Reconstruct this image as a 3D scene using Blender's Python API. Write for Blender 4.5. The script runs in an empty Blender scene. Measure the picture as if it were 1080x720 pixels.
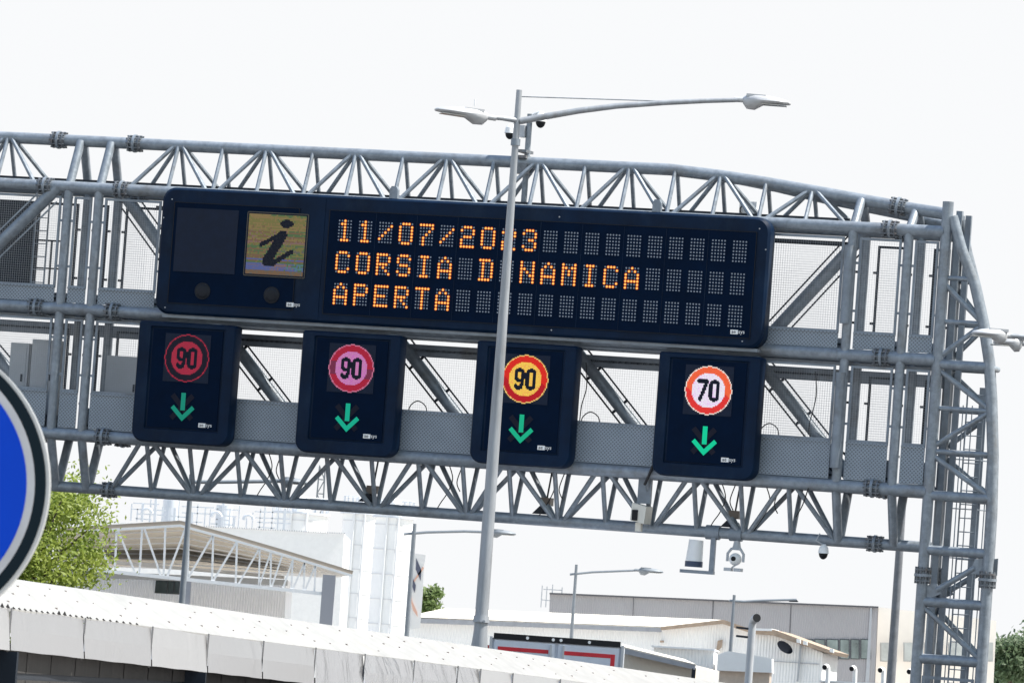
import bpy, math, random
from mathutils import Vector, Matrix
random.seed(7)
R = math.radians
S = bpy.context.scene
COL = S.collection

# ------------------------------------------------------------------ camera, sky, sun, exposure
F_PX, ROLL, CAM = 5570.0, R(4.1), Vector((0, 0, 3.0))
def basis(hy):
    p = math.atan((hy - 360) * math.cos(ROLL) / F_PX)
    f = Vector((0, math.cos(p), math.sin(p))); r0 = Vector((1, 0, 0)); u0 = r0.cross(f)
    c, s = math.cos(ROLL), math.sin(ROLL)
    return c * r0 + s * u0, c * u0 - s * r0, f
RV, UV, FV = basis(720)
cd = bpy.data.cameras.new('camera'); cam = bpy.data.objects.new('camera', cd); COL.objects.link(cam)
cd.sensor_width = 36; cd.lens = F_PX / 1080 * 36; cd.clip_start = .5; cd.clip_end = 6000
cam.matrix_world = Matrix.Translation(CAM) @ Matrix((RV, UV, -FV)).transposed().to_4x4()
cd.dof.use_dof = True; cd.dof.focus_distance = 112; cd.dof.aperture_fstop = 13
S.camera = cam
SUN_AZ, SUN_EL = R(94), R(60)        # clockwise from the view direction
EXPO = 1.25
w = bpy.data.worlds.new('World'); S.world = w; w.use_nodes = True
nt = w.node_tree; bg = nt.nodes['Background']; sky = nt.nodes.new('ShaderNodeTexSky')
sky.sky_type = 'NISHITA'; sky.sun_disc = False; sky.sun_elevation = SUN_EL; sky.sun_rotation = SUN_AZ
sky.air_density = 1.0; sky.dust_density = 0.6; sky.ozone_density = 1.0; sky.altitude = 1500
hs = nt.nodes.new('ShaderNodeHueSaturation'); hs.inputs['Saturation'].default_value = .85      # hazy summer air
nt.links.new(sky.outputs[0], hs.inputs['Color']); cap = nt.nodes.new('ShaderNodeMix'); cap.data_type = 'RGBA'; cap.blend_type = 'DARKEN'; cap.inputs[0].default_value = 1      # an even milky haze: no part of the sky outshines it
nt.links.new(hs.outputs[0], cap.inputs[6]); cap.inputs[7].default_value = (2.66, 2.69, 2.73, 1); nt.links.new(cap.outputs[2], bg.inputs[0]); bg.inputs[1].default_value = 0.15
ld = bpy.data.lights.new('sun', 'SUN'); ld.energy = 3.7; ld.angle = R(.5); ld.color = (1, .95, .87)
sun = bpy.data.objects.new('sun', ld); COL.objects.link(sun)
tos = Vector((math.sin(SUN_AZ) * math.cos(SUN_EL), math.cos(SUN_AZ) * math.cos(SUN_EL), math.sin(SUN_EL)))
sun.rotation_euler = tos.to_track_quat('Z', 'Y').to_euler()
S.view_settings.view_transform = 'Standard'; S.view_settings.look = 'None'
S.view_settings.exposure = EXPO; S.view_settings.gamma = 1; S.view_settings.use_curve_mapping = False
S.render.engine = 'CYCLES'
S.cycles.max_bounces = 6; S.cycles.transparent_max_bounces = 8
EM = 2 ** -EXPO                       # lamps are set against the exposure

# ------------------------------------------------------------------ the frame the gantry is built in
def ray(px, py): return FV + ((px - 540) / F_PX) * RV - ((py - 360) / F_PX) * UV
def at(px, py, Y):                    # the point of the world at distance Y seen at this spot of the photograph
    d = ray(px, py); return CAM + d * (Y / d.y)
r1, u1, f1 = basis(570)
RO = Matrix((RV, UV, FV)).transposed() @ Matrix((r1, u1, f1))
YAW = R(17.9)
GX = RO @ Vector((math.cos(YAW), -math.sin(YAW), 0)); GY = RO @ Vector((math.sin(YAW), math.cos(YAW), 0)); GZ = RO @ Vector((0, 0, 1))
_c1 = Vector((0, 0, 6.6)); _d = f1 * (110 / f1.y); _o = _c1 + _d; _o.z = 0
GO = CAM + RO @ (_o - _c1)
GROT = Matrix((GX, GY, GZ)).transposed()
def gw(x, y, z): return GO + GX * x + GY * y + GZ * z
def g_local(P): v = P - GO; return Vector((v.dot(GX), v.dot(GY), v.dot(GZ)))

# ------------------------------------------------------------------ materials
MATS = {}
def mat(name, col, rough=.5, metal=0., var=.0, scale=6., bump=0., bscale=30., emit=None, estr=1., spec=.5, streak=None, trans=0., dirt=None):
    if name in MATS: return MATS[name]
    m = bpy.data.materials.new(name); m.use_nodes = True; t = m.node_tree; N = t.nodes; L = t.links
    b = N['Principled BSDF']
    b.inputs['Base Color'].default_value = (*col, 1); b.inputs['Roughness'].default_value = rough
    b.inputs['Metallic'].default_value = metal; b.inputs['Specular IOR Level'].default_value = spec
    tc = N.new('ShaderNodeTexCoord')
    if var:
        n = N.new('ShaderNodeTexNoise'); n.inputs['Scale'].default_value = scale; n.inputs['Detail'].default_value = 6; n.inputs['Roughness'].default_value = .65
        v = tc.outputs['Object']
        if streak:
            mp = N.new('ShaderNodeMapping'); mp.inputs['Scale'].default_value = streak; L.new(v, mp.inputs[0]); v = mp.outputs[0]
        L.new(v, n.inputs['Vector'])
        rp = N.new('ShaderNodeValToRGB'); e = rp.color_ramp.elements
        e[0].position = .3; e[1].position = .72
        e[0].color = (*[c * (1 - var) for c in col], 1); e[1].color = (*[min(1, c * (1 + var)) for c in col], 1)
        L.new(n.outputs['Fac'], rp.inputs[0]); L.new(rp.outputs[0], b.inputs['Base Color'])
        if dirt:                                   # stains and dust with an outline of their own
            n3 = N.new('ShaderNodeTexNoise'); n3.inputs['Scale'].default_value = dirt[1]; n3.inputs['Detail'].default_value = 8; n3.inputs['Roughness'].default_value = .7
            mp3 = N.new('ShaderNodeMapping'); mp3.inputs['Scale'].default_value = dirt[2]; mp3.inputs['Location'].default_value = (3.3, 1.7, 9.1); L.new(tc.outputs['Object'], mp3.inputs[0]); L.new(mp3.outputs[0], n3.inputs['Vector'])
            mr = N.new('ShaderNodeMapRange'); mr.inputs[1].default_value = .52; mr.inputs[2].default_value = .72; mr.inputs[4].default_value = dirt[3]; L.new(n3.outputs['Fac'], mr.inputs[0])
            mx3 = N.new('ShaderNodeMix'); mx3.data_type = 'RGBA'; L.new(mr.outputs[0], mx3.inputs[0]); L.new(rp.outputs[0], mx3.inputs[6]); mx3.inputs[7].default_value = (*dirt[0], 1); L.new(mx3.outputs[2], b.inputs['Base Color'])
        ro = N.new('ShaderNodeMapRange'); ro.inputs[3].default_value = max(.05, rough - .1); ro.inputs[4].default_value = min(1, rough + .12)
        L.new(n.outputs['Fac'], ro.inputs[0]); L.new(ro.outputs[0], b.inputs['Roughness'])
    if bump:
        n2 = N.new('ShaderNodeTexNoise'); n2.inputs['Scale'].default_value = bscale; n2.inputs['Detail'].default_value = 4
        L.new(tc.outputs['Object'], n2.inputs['Vector'])
        bp = N.new('ShaderNodeBump'); bp.inputs['Strength'].default_value = bump; bp.inputs['Distance'].default_value = .05
        L.new(n2.outputs['Fac'], bp.inputs['Height']); L.new(bp.outputs[0], b.inputs['Normal'])
    if emit:
        b.inputs['Emission Color'].default_value = (*emit, 1); b.inputs['Emission Strength'].default_value = estr * EM
    if trans:
        tr = N.new('ShaderNodeBsdfTranslucent'); mx = N.new('ShaderNodeMixShader'); mx.inputs[0].default_value = trans
        src = b.inputs['Base Color'].links[0].from_socket if b.inputs['Base Color'].links else None
        if src: L.new(src, tr.inputs[0])
        else: tr.inputs[0].default_value = (*col, 1)
        L.new(b.outputs[0], mx.inputs[1]); L.new(tr.outputs[0], mx.inputs[2]); L.new(mx.outputs[0], N['Material Output'].inputs[0])
    MATS[name] = m
    return m
def lin(r, g, b): return tuple(((c / 255) / 12.92 if c <= 10 else ((c / 255 + .055) / 1.055) ** 2.4) for c in (r, g, b))
def led(name, rgb, k=1.): return mat(name, (.01, .01, .01), .6, emit=lin(*rgb), estr=k, spec=.1)

GALV = mat('galvanised steel', (.225, .258, .298), .45, .25, var=.26, scale=7, bump=.08, bscale=18, dirt=((.15, .135, .12), 1.1, (1, 1, 1), .6))
GALV2 = mat('galvanised plate', (.205, .238, .28), .5, .25, var=.25, scale=3, dirt=((.12, .105, .09), 1.6, (1, 1, .5), .6))
WIRE = mat('galvanised wire', (.36, .38, .41), .5, .3)
BOLT = mat('zinc bolts and flanges', (.15, .165, .185), .5, .4, var=.4, scale=14, dirt=((.16, .09, .05), 3, (1, 1, 1), .6))
DARK = mat('dark and shaded steel', (.03, .035, .045), .6, .1, spec=.2)
NAVY = mat('dark navy sign casing', (.0022, .0125, .036), .5, 0, var=.35, scale=1.2, spec=.12, dirt=((.013, .027, .050), 1.3, (1, 1, .45), .7))
NAVYF = mat('matt navy sign front', (.0012, .0078, .0255), .7, 0, var=.2, scale=2.2, spec=.06)
SEAM = mat('black seam', (.002, .003, .006), .8)
BLANK = mat('unlit display screen', (.0085, .0150, .034), .65, 0, var=.2, scale=5, spec=.2)
UNLIT = mat('unlit diode lens', (.22, .255, .31), .5)
WHITEP = mat('white paint', (.78, .79, .80), .5, 0, var=.06, scale=1.2)
GREYP = mat('pale grey paint', (.42, .44, .47), .5, 0, var=.1, scale=1.5)
BLACKP = mat('black plastic', (.012, .013, .016), .5, spec=.2)
LAMPG = mat('grey lamp casing', (.45, .46, .48), .45, .1, var=.1)
CREAM = mat('cream camera casing', (.62, .60, .54), .5)
GLASS = mat('dark window glass', (.03, .045, .055), .12, 0, var=.5, scale=.6, spec=.7)
CABLE = mat('black cable', (.015, .015, .017), .6)
def perforated():
    m = mat('perforated steel plate', (.17, .19, .22), .5, .2)
    t = m.node_tree; N = t.nodes; L = t.links; b = N['Principled BSDF']
    tc = N.new('ShaderNodeTexCoord'); mp = N.new('ShaderNodeMapping'); mp.inputs['Rotation'].default_value = (0, R(45), 0); mp.inputs['Scale'].default_value = (1 / .055,) * 3
    L.new(tc.outputs['Object'], mp.inputs[0]); sx = N.new('ShaderNodeSeparateXYZ'); L.new(mp.outputs[0], sx.inputs[0])
    def fr(o):
        a = N.new('ShaderNodeMath'); a.operation = 'FRACT'; L.new(o, a.inputs[0])
        c = N.new('ShaderNodeMath'); c.operation = 'SUBTRACT'; L.new(a.outputs[0], c.inputs[0]); c.inputs[1].default_value = .5
        d = N.new('ShaderNodeMath'); d.operation = 'POWER'; L.new(c.outputs[0], d.inputs[0]); d.inputs[1].default_value = 2
        return d.outputs[0]
    ad = N.new('ShaderNodeMath'); ad.operation = 'ADD'; L.new(fr(sx.outputs[0]), ad.inputs[0]); L.new(fr(sx.outputs[2]), ad.inputs[1])
    lt = N.new('ShaderNodeMath'); lt.operation = 'LESS_THAN'; L.new(ad.outputs[0], lt.inputs[0]); lt.inputs[1].default_value = .10
    mx = N.new('ShaderNodeMix'); mx.data_type = 'RGBA'; L.new(lt.outputs[0], mx.inputs[0])
    n = N.new('ShaderNodeTexNoise'); n.inputs['Scale'].default_value = 2; L.new(tc.outputs['Object'], n.inputs['Vector'])
    rp = N.new('ShaderNodeValToRGB'); rp.color_ramp.elements[0].color = (.19, .228, .272, 1); rp.color_ramp.elements[1].color = (.29, .335, .39, 1); L.new(n.outputs[0], rp.inputs[0])
    L.new(rp.outputs[0], mx.inputs[6]); mx.inputs[7].default_value = (.115, .135, .162, 1)
    L.new(mx.outputs[2], b.inputs['Base Color'])
    return m
PERF = perforated()

# ------------------------------------------------------------------ mesh helpers
BASE = {}
class MB:
    def __init__(s): s.v = []; s.f = []; s.m = []; s.cur = 0
    def add(s, vs, fs):
        o = len(s.v); s.v += [Vector(p) for p in vs]
        for f in fs: s.f.append([i + o for i in f]); s.m.append(s.cur)
        return s
    def rings(s, rs, cap=True):
        n = len(rs[0]); vs = [p for r in rs for p in r]; fs = []
        for k in range(len(rs) - 1):
            for i in range(n):
                j = (i + 1) % n; fs.append((k * n + i, k * n + j, (k + 1) * n + j, (k + 1) * n + i))
        if cap: fs.append(tuple(range(n))[::-1]); fs.append(tuple((len(rs) - 1) * n + i for i in range(n)))
        return s.add(vs, fs)
    def path(s, pts, r, n=10, cap=True):
        pts = [Vector(p) for p in pts]; rr = r if isinstance(r, (list, tuple)) else [r] * len(pts)
        rs = []; prev = None
        for i, p in enumerate(pts):
            t = (pts[min(i + 1, len(pts) - 1)] - pts[max(i - 1, 0)]).normalized()
            if prev is None:
                a = Vector((0, 0, 1)) if abs(t.z) < .9 else Vector((1, 0, 0))
                prev = (a - t * a.dot(t)).normalized()
            else: prev = (prev - t * prev.dot(t)).normalized()
            b = t.cross(prev)
            rs.append([p + (prev * math.cos(2 * math.pi * k / n) + b * math.sin(2 * math.pi * k / n)) * rr[i] for k in range(n)])
        return s.rings(rs, cap)
    def tube(s, a, b, r, r2=None, n=10): return s.path([a, b], [r, r if r2 is None else r2], n)
    def box(s, x0, x1, y0, y1, z0, z1):
        return s.add([(x0, y0, z0), (x1, y0, z0), (x1, y1, z0), (x0, y1, z0), (x0, y0, z1), (x1, y0, z1), (x1, y1, z1), (x0, y1, z1)],
                     [(3, 2, 1, 0), (4, 5, 6, 7), (0, 1, 5, 4), (1, 2, 6, 5), (2, 3, 7, 6), (3, 0, 4, 7)])
    def bar(s, a, b, wx, up=(0, 0, 1), wy=None):
        a = Vector(a); b = Vector(b); t = (b - a).normalized(); u = Vector(up)
        if abs(t.dot(u)) > .95: u = Vector((1, 0, 0))
        x = t.cross(u).normalized(); y = x.cross(t); wy = wx if wy is None else wy
        q = [(-1, -1), (1, -1), (1, 1), (-1, 1)]
        return s.rings([[p + x * (i * wx / 2) + y * (j * wy / 2) for i, j in q] for p in (a, b)])
    def prism(s, poly, d):             # polygon of 3D points, pushed along d
        n = len(poly); poly = [Vector(p) for p in poly]; d = Vector(d)
        return s.add(poly + [p + d for p in poly], [tuple(range(n)), tuple(range(n, 2 * n))[::-1]] + [(i, i + n, (i + 1) % n + n, (i + 1) % n) for i in range(n)])
    def ball(s, c, rx, ry=None, rz=None, n=12, m=8, z0=-1., z1=1.):
        ry = ry or rx; rz = rz or rx; c = Vector(c); rs = []
        for k in range(m + 1):
            a = math.asin(z0) + (math.asin(z1) - math.asin(z0)) * k / m; q = max(math.cos(a), .001)
            rs.append([c + Vector((rx * q * math.cos(2 * math.pi * i / n), ry * q * math.sin(2 * math.pi * i / n), rz * math.sin(a))) for i in range(n)])
        return s.rings(rs)
    def quad(s, a, b, c, d): return s.add([a, b, c, d], [(0, 1, 2, 3)])
    def build(s, name, m, parent=None, base=None, smooth=True, fix=True):
        if base is None: base = BASE[parent] if parent else Vector((0, 0, 0))
        me = bpy.data.meshes.new(name); me.from_pydata([p - base for p in s.v], [], s.f)
        for x in (m if isinstance(m, (list, tuple)) else [m]): me.materials.append(x)
        me.polygons.foreach_set('material_index', s.m); me.update()
        if fix:
            import bmesh
            bm = bmesh.new(); bm.from_mesh(me); bmesh.ops.recalc_face_normals(bm, faces=bm.faces); bm.to_mesh(me); bm.free()
        if smooth: me.shade_smooth(); me.set_sharp_from_angle(angle=R(38))
        o = bpy.data.objects.new(name, me); COL.objects.link(o)
        if parent: o.parent = parent
        BASE[o] = base
        return o
def tag(o, label=None, cat=None, group=None, kind=None):
    if label: o['label'] = label
    if cat: o['category'] = cat
    if group: o['group'] = group
    if kind: o['kind'] = kind
    return o
def thing(name, label, cat, base, group=None, g=False):     # an Empty at the base; g: base and parts are in the gantry's frame
    o = bpy.data.objects.new(name, None); COL.objects.link(o); base = Vector(base); BASE[o] = base
    if g:
        o.location = gw(*base); o.rotation_euler = GROT.to_euler()
    else: o.location = base
    o.empty_display_size = .2
    return tag(o, label, cat, group)
def single(mb, name, m, label, cat, base, group=None, kind=None, smooth=True):   # a thing that is one mesh
    o = mb.build(name, m, None, Vector(base), smooth); o.location = base
    return tag(o, label, cat, group, kind)
def rrect(x0, x1, z0, z1, r, y, n=6, rt=None):               # rounded rectangle in the sign's plane
    P = []; rt = r if rt is None else rt
    for cx, cz, a0, q in ((x1 - r, z0 + r, -90, r), (x1 - rt, z1 - rt, 0, rt), (x0 + rt, z1 - rt, 90, rt), (x0 + r, z0 + r, 180, r)):
        for k in range(n + 1):
            a = R(a0 + 90 * k / n); P.append(Vector((cx + q * math.cos(a), y, cz + q * math.sin(a))))
    return P
def text_mesh(txt, size):
    c = bpy.data.curves.new('t', 'FONT'); c.body = txt; c.size = size; c.extrude = .002; c.resolution_u = 2
    o = bpy.data.objects.new('t', c); COL.objects.link(o); bpy.context.view_layer.update()
    me = bpy.data.meshes.new_from_object(o.evaluated_get(bpy.context.evaluated_depsgraph_get()))
    vs = [v.co.copy() for v in me.vertices]; fs = [list(p.vertices) for p in me.polygons]
    bpy.data.objects.remove(o); bpy.data.curves.remove(c); bpy.data.meshes.remove(me)
    return vs, fs

# ------------------------------------------------------------------ setting
def setting(name, mb, m, kind='structure'):
    o = mb.build(name, m, None, Vector((0, 0, 0)), smooth=False); o['kind'] = kind; return o
gm = mat('dry ground and gravel', (.50, .48, .45), .95, 0, var=.35, scale=.05)
setting('ground', MB().quad((-2500, -300, 0), (2500, -300, 0), (2500, 4500, 0), (-2500, 4500, 0)), gm)
rdir = Vector((math.sin(YAW), math.cos(YAW), 0)); rx = Vector((rdir.y, -rdir.x, 0)); rc = gw(0, 0, 0); rc.z = 0
asph = mat('asphalt', (.036, .036, .038), .9, 0, var=.25, scale=.6)
rb = MB(); q = lambda a, b, z: rc + rx * a + rdir * b + Vector((0, 0, z))
rb.quad(q(-70, -40, .004), q(60, -40, .004), q(60, 30, .004), q(-70, 30, .004)); rb.quad(q(-13, -100, .004), q(8.6, -100, .004), q(8.6, -40, .004), q(-13, -40, .004)); rb.quad(q(-13, 30, .004), q(8.6, 30, .004), q(8.6, 330, .004), q(-13, 330, .004)); setting('road', rb, asph)  # first sheet, out of view, widened to cut bounce light under the gantry
lm = MB()
for a in (-8.9, -5.2, -1.4, 2.4, 6.2):
    for b in range(-70, 330, 8):
        if a in (-8.9, 6.2): lm.quad(q(a, b, .008), q(a + .2, b, .008), q(a + .2, b + 8, .008), q(a, b + 8, .008))
        else: lm.quad(q(a, b, .008), q(a + .15, b, .008), q(a + .15, b + 3, .008), q(a, b + 3, .008))
setting('road_markings', lm, WHITEP)

# ------------------------------------------------------------------ the gantry
D = 1.1; H = .55
ZU, ZM, ZL, ZT, ZB = 13.48, 10.87, 8.19, 14.52, 7.07
zg = g_local(Vector((gw(9.7, .5, 0).x, gw(9.7, .5, 0).y, 0))).z - .02
gantry = thing('sign_gantry', 'grey steel tube truss gantry carrying the dark message board and four lane signs', 'gantry', (9.7, .5, zg), g=True)
XL = -14.5
for y in (0, D):
    for z, nm in ((ZU, 'upper_chord'), (ZM, 'middle_chord'), (ZL, 'lower_chord')):
        MB().tube((XL, y, z), (9.05, y, z), .125, n=16).build(nm, GALV, gantry)
rp = [(XL, H, ZT), (3.0, H, ZT), (4.1, H, 14.44), (5.1, H, 14.34), (6.1, H, 14.22), (7.05, H, 14.1), (8.1, H, 13.97), (9.05, H - .3, 13.86)]
MB().path(rp, .125, 16).build('top_ridge', GALV, gantry)
MB().path([(4.3, H + .01, 14.42), (5.3, H + .12, 14.28), (6.3, H + .24, 14.1), (7.1, H + .3, 13.98), (8.2, H + .42, 13.82), (9.1, D, 13.66)], .115, 14).build('rear_ridge', GALV, gantry)
MB().tube((XL, H, ZB), (9.1, H, ZB), .115, n=16).build('bottom_ridge', GALV, gantry)
def ridge_z(x):
    for (a, b) in zip(rp, rp[1:]):
        if a[0] <= x <= b[0]: return a[2] + (b[2] - a[2]) * (x - a[0]) / (b[0] - a[0])
    return ZT
UF = [-13.9, -11.92, -7.95, -5.94, -3.92, -1.87, .15, 2.14, 4.12, 6.1]; UM = [-12.9, -6.93, -4.88, -2.85, -.83, 1.18, 3.14, 5.11]
LF = [-7.02, -4.96, -2.92, -.9, 1.12, 3.12, 5.13]; LM = [-8.0, -5.95, -3.92, -1.88, .12, 2.16, 4.13, 6.15]
for y in (0, D):
    e = .07 if y else -.07
    for x in UF:
        for dx in (-1.0, 0, 1.0):
            MB().tube((x + dx * .08, H + e, ridge_z(x)), (x + dx * .93, y, ZU), .046, n=8).build('upper_brace', GALV, gantry)
    for x in UM: MB().tube((x, H + e, ridge_z(x)), (x, y, ZU), .046, n=8).build('upper_brace', GALV, gantry)
    for x in LM:
        for dx in (-1.0, 0, 1.0):
            MB().tube((x + dx * .1, y, ZL), (x + dx * .93, H + e * .6, ZB), .052, n=8).build('lower_brace', GALV, gantry)
    for x in LF: MB().tube((x, y, ZL), (x, H + e * .6, ZB), .052, n=8).build('lower_brace', GALV, gantry)
    for x in (-10.21, -9.5, 7.15, 8.32):
        MB().tube((x, y, ZU), (x, y, ZL), .10, n=14).build('post', GALV, gantry)
        MB().tube((x, y, ZU), (x, H + e * 1.2, ridge_z(x) - .02), .095, n=14).build('end_brace', GALV, gantry)
        MB().tube((x, y, ZL), (x, H + e * .8, ZB), .095, n=14).build('end_brace', GALV, gantry)
# a short clamped sleeve on the post beside the right hand lane sign
for z0, z1 in ((11.5, 13.1), (8.55, 10.5)): MB().tube((7.13, -.14, z1), (7.13, -.14, z0), .105, n=14).build('post_sleeve', GALV2, gantry)
def flange(c, ax, r, name='flange', par=gantry):
    c = Vector(c); ax = Vector(ax).normalized(); p = ax.cross(Vector((0, 0, 1)) if abs(ax.z) < .9 else Vector((1, 0, 0))).normalized(); q2 = ax.cross(p)
    b = MB(); b.tube(c - ax * .13, c - ax * .10, r * 1.45, n=16); b.tube(c + ax * .10, c + ax * .13, r * 1.45, n=16)
    b.tube(c - ax * .02, c + ax * .02, r * 1.5, n=16)
    for k in range(10):
        a = 2 * math.pi * k / 10; d = p * math.cos(a) + q2 * math.sin(a)
        b.tube(c - ax * .17 + d * r * 1.28, c + ax * .17 + d * r * 1.28, .02, n=6)
    b.build(name, BOLT, par)
    w = MB(); w.tube(c - ax * .028, c + ax * .028, r * 1.56, n=16); w.build('flange_gasket', GALV, par)
for x in (-10.75, -8.98, 7.92):
    flange((x, H, ridge_z(x)), (1, 0, -.12 if x > 0 else 0), .125)
    for y in (0, D):
        flange((x, y, ZU), (1, 0, 0), .125); flange((x, y, ZM), (1, 0, 0), .125); flange((x, y, ZL), (1, 0, 0), .125)
    flange((x, H, ZB), (1, 0, 0), .115)
# diagonals
for x in (-7.05, -3.05, .88, 4.85): MB().tube((x, D, ZM), (x + 2.5, D, ZL), .13, n=14).build('diagonal', GALV, gantry)
for a, c in (((7.15, D, ZU), (4.95, D, ZM)), ((-9.4, D, ZU), (-7.1, D, ZM)), ((-10.45, 0, ZU), (-13.0, 0, ZM)), ((-13.2, D, ZM), (-10.4, D, ZL))):
    MB().tube(a, c, .135, n=14).build('diagonal', GALV, gantry)
    dv = (Vector(c) - Vector(a)).normalized(); nn = Vector((-dv.z, 0, dv.x))
    for s in (-1, 1):
        o = nn * s * .22; MB().bar(Vector(a) + dv * .25 + o, Vector(c) - dv * .3 + o, .03).build('panel_rail', DARK if a[1] else GALV, gantry)
for x in (-7.05, -3.05, .88, 4.85):
    dv = Vector((2.5, 0, ZL - ZM)).normalized(); nn = Vector((-dv.z, 0, dv.x))
    for s in (-1, 1):
        a = Vector((x, D, ZM)) + dv * .3 + nn * s * .21; MB().bar(a, a + dv * 3.0, .032).build('panel_rail', DARK, gantry)
        k = MB()
        for t in (.6, 1.5, 2.4): k.bar(a + dv * t, a + dv * t - nn * s * .1, .05)
        k.build('rail_clip', DARK, gantry)
# walkway floors and the toothed tray over the upper chord
for z in (ZM - .16, ZL + .14):
    b = MB(); b.box(XL, 9.0, .14, .96, z - .03, z)
    b.build('walkway_floor', GALV2, gantry)
MB().box(XL, 9.0, D - .02, D + .02, 10.34, 10.60).build('rear_beam', GALV2, gantry, smooth=False)
b = MB(); b.box(XL, 7.0, .22, .5, ZU + .13, ZU + .145); b.box(XL, 7.0, .22, .235, ZU + .146, ZU + .19)
b.box(-8.6, 7.0, D - .05, D + .05, ZU - .30, ZU - .24)
b.build('cable_tray', DARK, gantry)
# wire mesh screens with frames, and perforated kick plates
def screen(x0, x1, z0, z1, y, fm, wires=True, pitch=.05, fw=.05):
    b = MB()
    b.box(x0, x0 + fw, y - .02, y + .02, z0, z1); b.box(x1 - fw, x1, y - .02, y + .02, z0, z1)
    b.box(x0 + fw, x1 - fw, y - .02, y + .02, z0, z0 + fw); b.box(x0 + fw, x1 - fw, y - .02, y + .02, z1 - fw, z1)
    for zz in (z0 + (z1 - z0) * .22, z0 + (z1 - z0) * .72):
        b.box(x0 - .07, x0, y - .015, y + .015, zz, zz + .05); b.box(x1, x1 + .07, y - .015, y + .015, zz, zz + .05)
    o = b.build('mesh_screen', fm, gantry, smooth=False)
    if wires:
        m = MB(); r = .0016
        n = int((x1 - x0) / pitch)
        for i in range(1, n): x = x0 + (x1 - x0) * i / n; m.box(x - r, x + r, y - r, y + r, z0, z1)
        n = int((z1 - z0) / pitch)
        for i in range(1, n): z = z0 + (z1 - z0) * i / n; m.box(x0, x1, y - r * 3, y - r * 1.01, z - r, z + r)
        m.build('wire_mesh', WIRE, o, smooth=False)
def kick(x0, x1, z0, z1, y=-.02):
    b = MB(); b.box(x0, x1, y - .006, y + .006, z0, z1)
    b.box(x0, x1, y - .03, y + .03, z1 - .005, z1 + .03)
    b.build('kick_plate', PERF, gantry, smooth=False)
for x0, x1 in ((-13.6, -10.36), (-10.06, -9.65), (-9.35, -8.05), (5.45, 6.98), (7.3, 8.18), (8.46, 8.96)):
    screen(x0, x1, 11.32, 13.28, 0, GALV2); kick(x0, x1, 11.0, 11.31)
    screen(x0, x1, 9.10, 10.66, 0, GALV2); kick(x0, x1, 8.33, 9.07)
for x0, x1 in ((-6.2, -4.45), (-2.4, -.55), (1.4, 3.4)):
    kick(x0, x1, 8.33, 9.12); screen(x0, x1, 9.15, 10.72, 0, GALV2, wires=False, fw=.03)
for x0, x1 in ((-13.6, -10.4), (-10.0, -9.7), (-9.3, -7.3), (-7.2, -3.3), (-3.2, .7), (.8, 4.6), (4.7, 6.95), (7.42, 8.1), (8.6, 8.95)):
    screen(x0, x1, 11.1, 13.2, D, DARK, wires=not (-7.3 < x0 < 4.65)); screen(x0, x1, 8.4, 10.5, D, DARK)  # rear frames take a darker colour that carries their shade
    for z0, z1 in ((10.98, 11.25), (8.33, 8.8)): MB().box(x0, x1, D + .01, D + .03, z0, z1).build('rear_kick_plate', GALV2, gantry, smooth=False)
# end column
LEGR = [(9.2, 13.8), (9.43, 13.16), (9.75, 12.45), (9.98, 11.69), (10.15, 10.93), (10.25, 10.16), (10.36, 9.02), (10.41, 7.86), (10.42, 6.71), (10.42, zg)]
for y in (0, D):
    MB().tube((9.09, y, zg), (9.09, y, 14.1 if y == 0 else 13.9), .115, n=16).build('column_leg', GALV, gantry)
    MB().path([(x - (.22 if y else 0) * min(1, (13.8 - z) / 2 + .3), y, z) for x, z in LEGR], .11, 16).build('column_leg', GALV, gantry)
    for z, x1, r in ((12.55, 9.68, .05), (11.66, 9.95, .05), (10.79, 10.2, .1), (9.9, 10.25, .05), (9.02, 10.33, .055), (8.13, 10.38, .1), (7.02, 10.4, .1), (5.97, 10.4, .1), (4.82, 10.4, .1), (3.9, 10.4, .1)):
        MB().tube((9.12, y, z), (x1 - (.25 if y else 0), y, z), r, n=12).build('column_rung', GALV, gantry)
    for a, c in (((9.1, 12.45), (9.92, 11.72)), ((9.93, 11.6), (9.1, 10.92)), ((9.13, 10.68), (10.2, 9.96)), ((10.2, 9.85), (9.1, 9.1)), ((9.1, 8.95), (10.33, 8.2)), ((9.12, 5.88), (10.35, 4.92))):
        MB().tube((a[0] - (.2 if y and a[0] > 9.5 else 0), y, a[1]), (c[0] - (.2 if y and c[0] > 9.5 else 0), y, c[1]), .055, n=10).build('column_brace', GALV, gantry)
    b = MB(); b.tube((10.15, y, 6.72), (9.4, y, 6.22), .06, n=10); b.prism([(10.05, y - .02, 6.6), (10.38, y - .02, 6.6), (10.38, y - .02, 6.95), (10.15, y - .02, 6.9)], (0, .04, 0)); b.prism([(9.15, y - .02, 6.0), (9.15, y - .02, 6.3), (9.4, y - .02, 6.35), (9.5, y - .02, 6.15)], (0, .04, 0))
    b.build('bolted_brace', GALV, gantry)
    for x in (9.09, 10.42 - (.22 if y else 0)): flange((x, y, 6.5), (0, 0, 1), .115)
for x in (9.09, 10.1):
    for z in (10.79, 8.13, 7.02, 4.82): MB().tube((x, 0, z), (x, D, z), .06, n=10).build('column_tie', GALV, gantry)
b = MB(); b.box(9.08, 9.20, .82, .96, zg, 13.98); b.build('cable_duct', GALV2, gantry, smooth=False)
b = MB(); b.box(9.26, 9.38, .9, 1.0, zg, 13.9); b.build('cable_duct', GALV2, gantry, smooth=False)
MB().box(9.80, 9.94, .9, 1.0, zg, 10.4).build('cable_duct', GALV2, gantry, smooth=False)
b = MB()
for x in (9.62, 10.02): b.bar((x, .62, zg), (x, .62, 10.4), .03)
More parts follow.
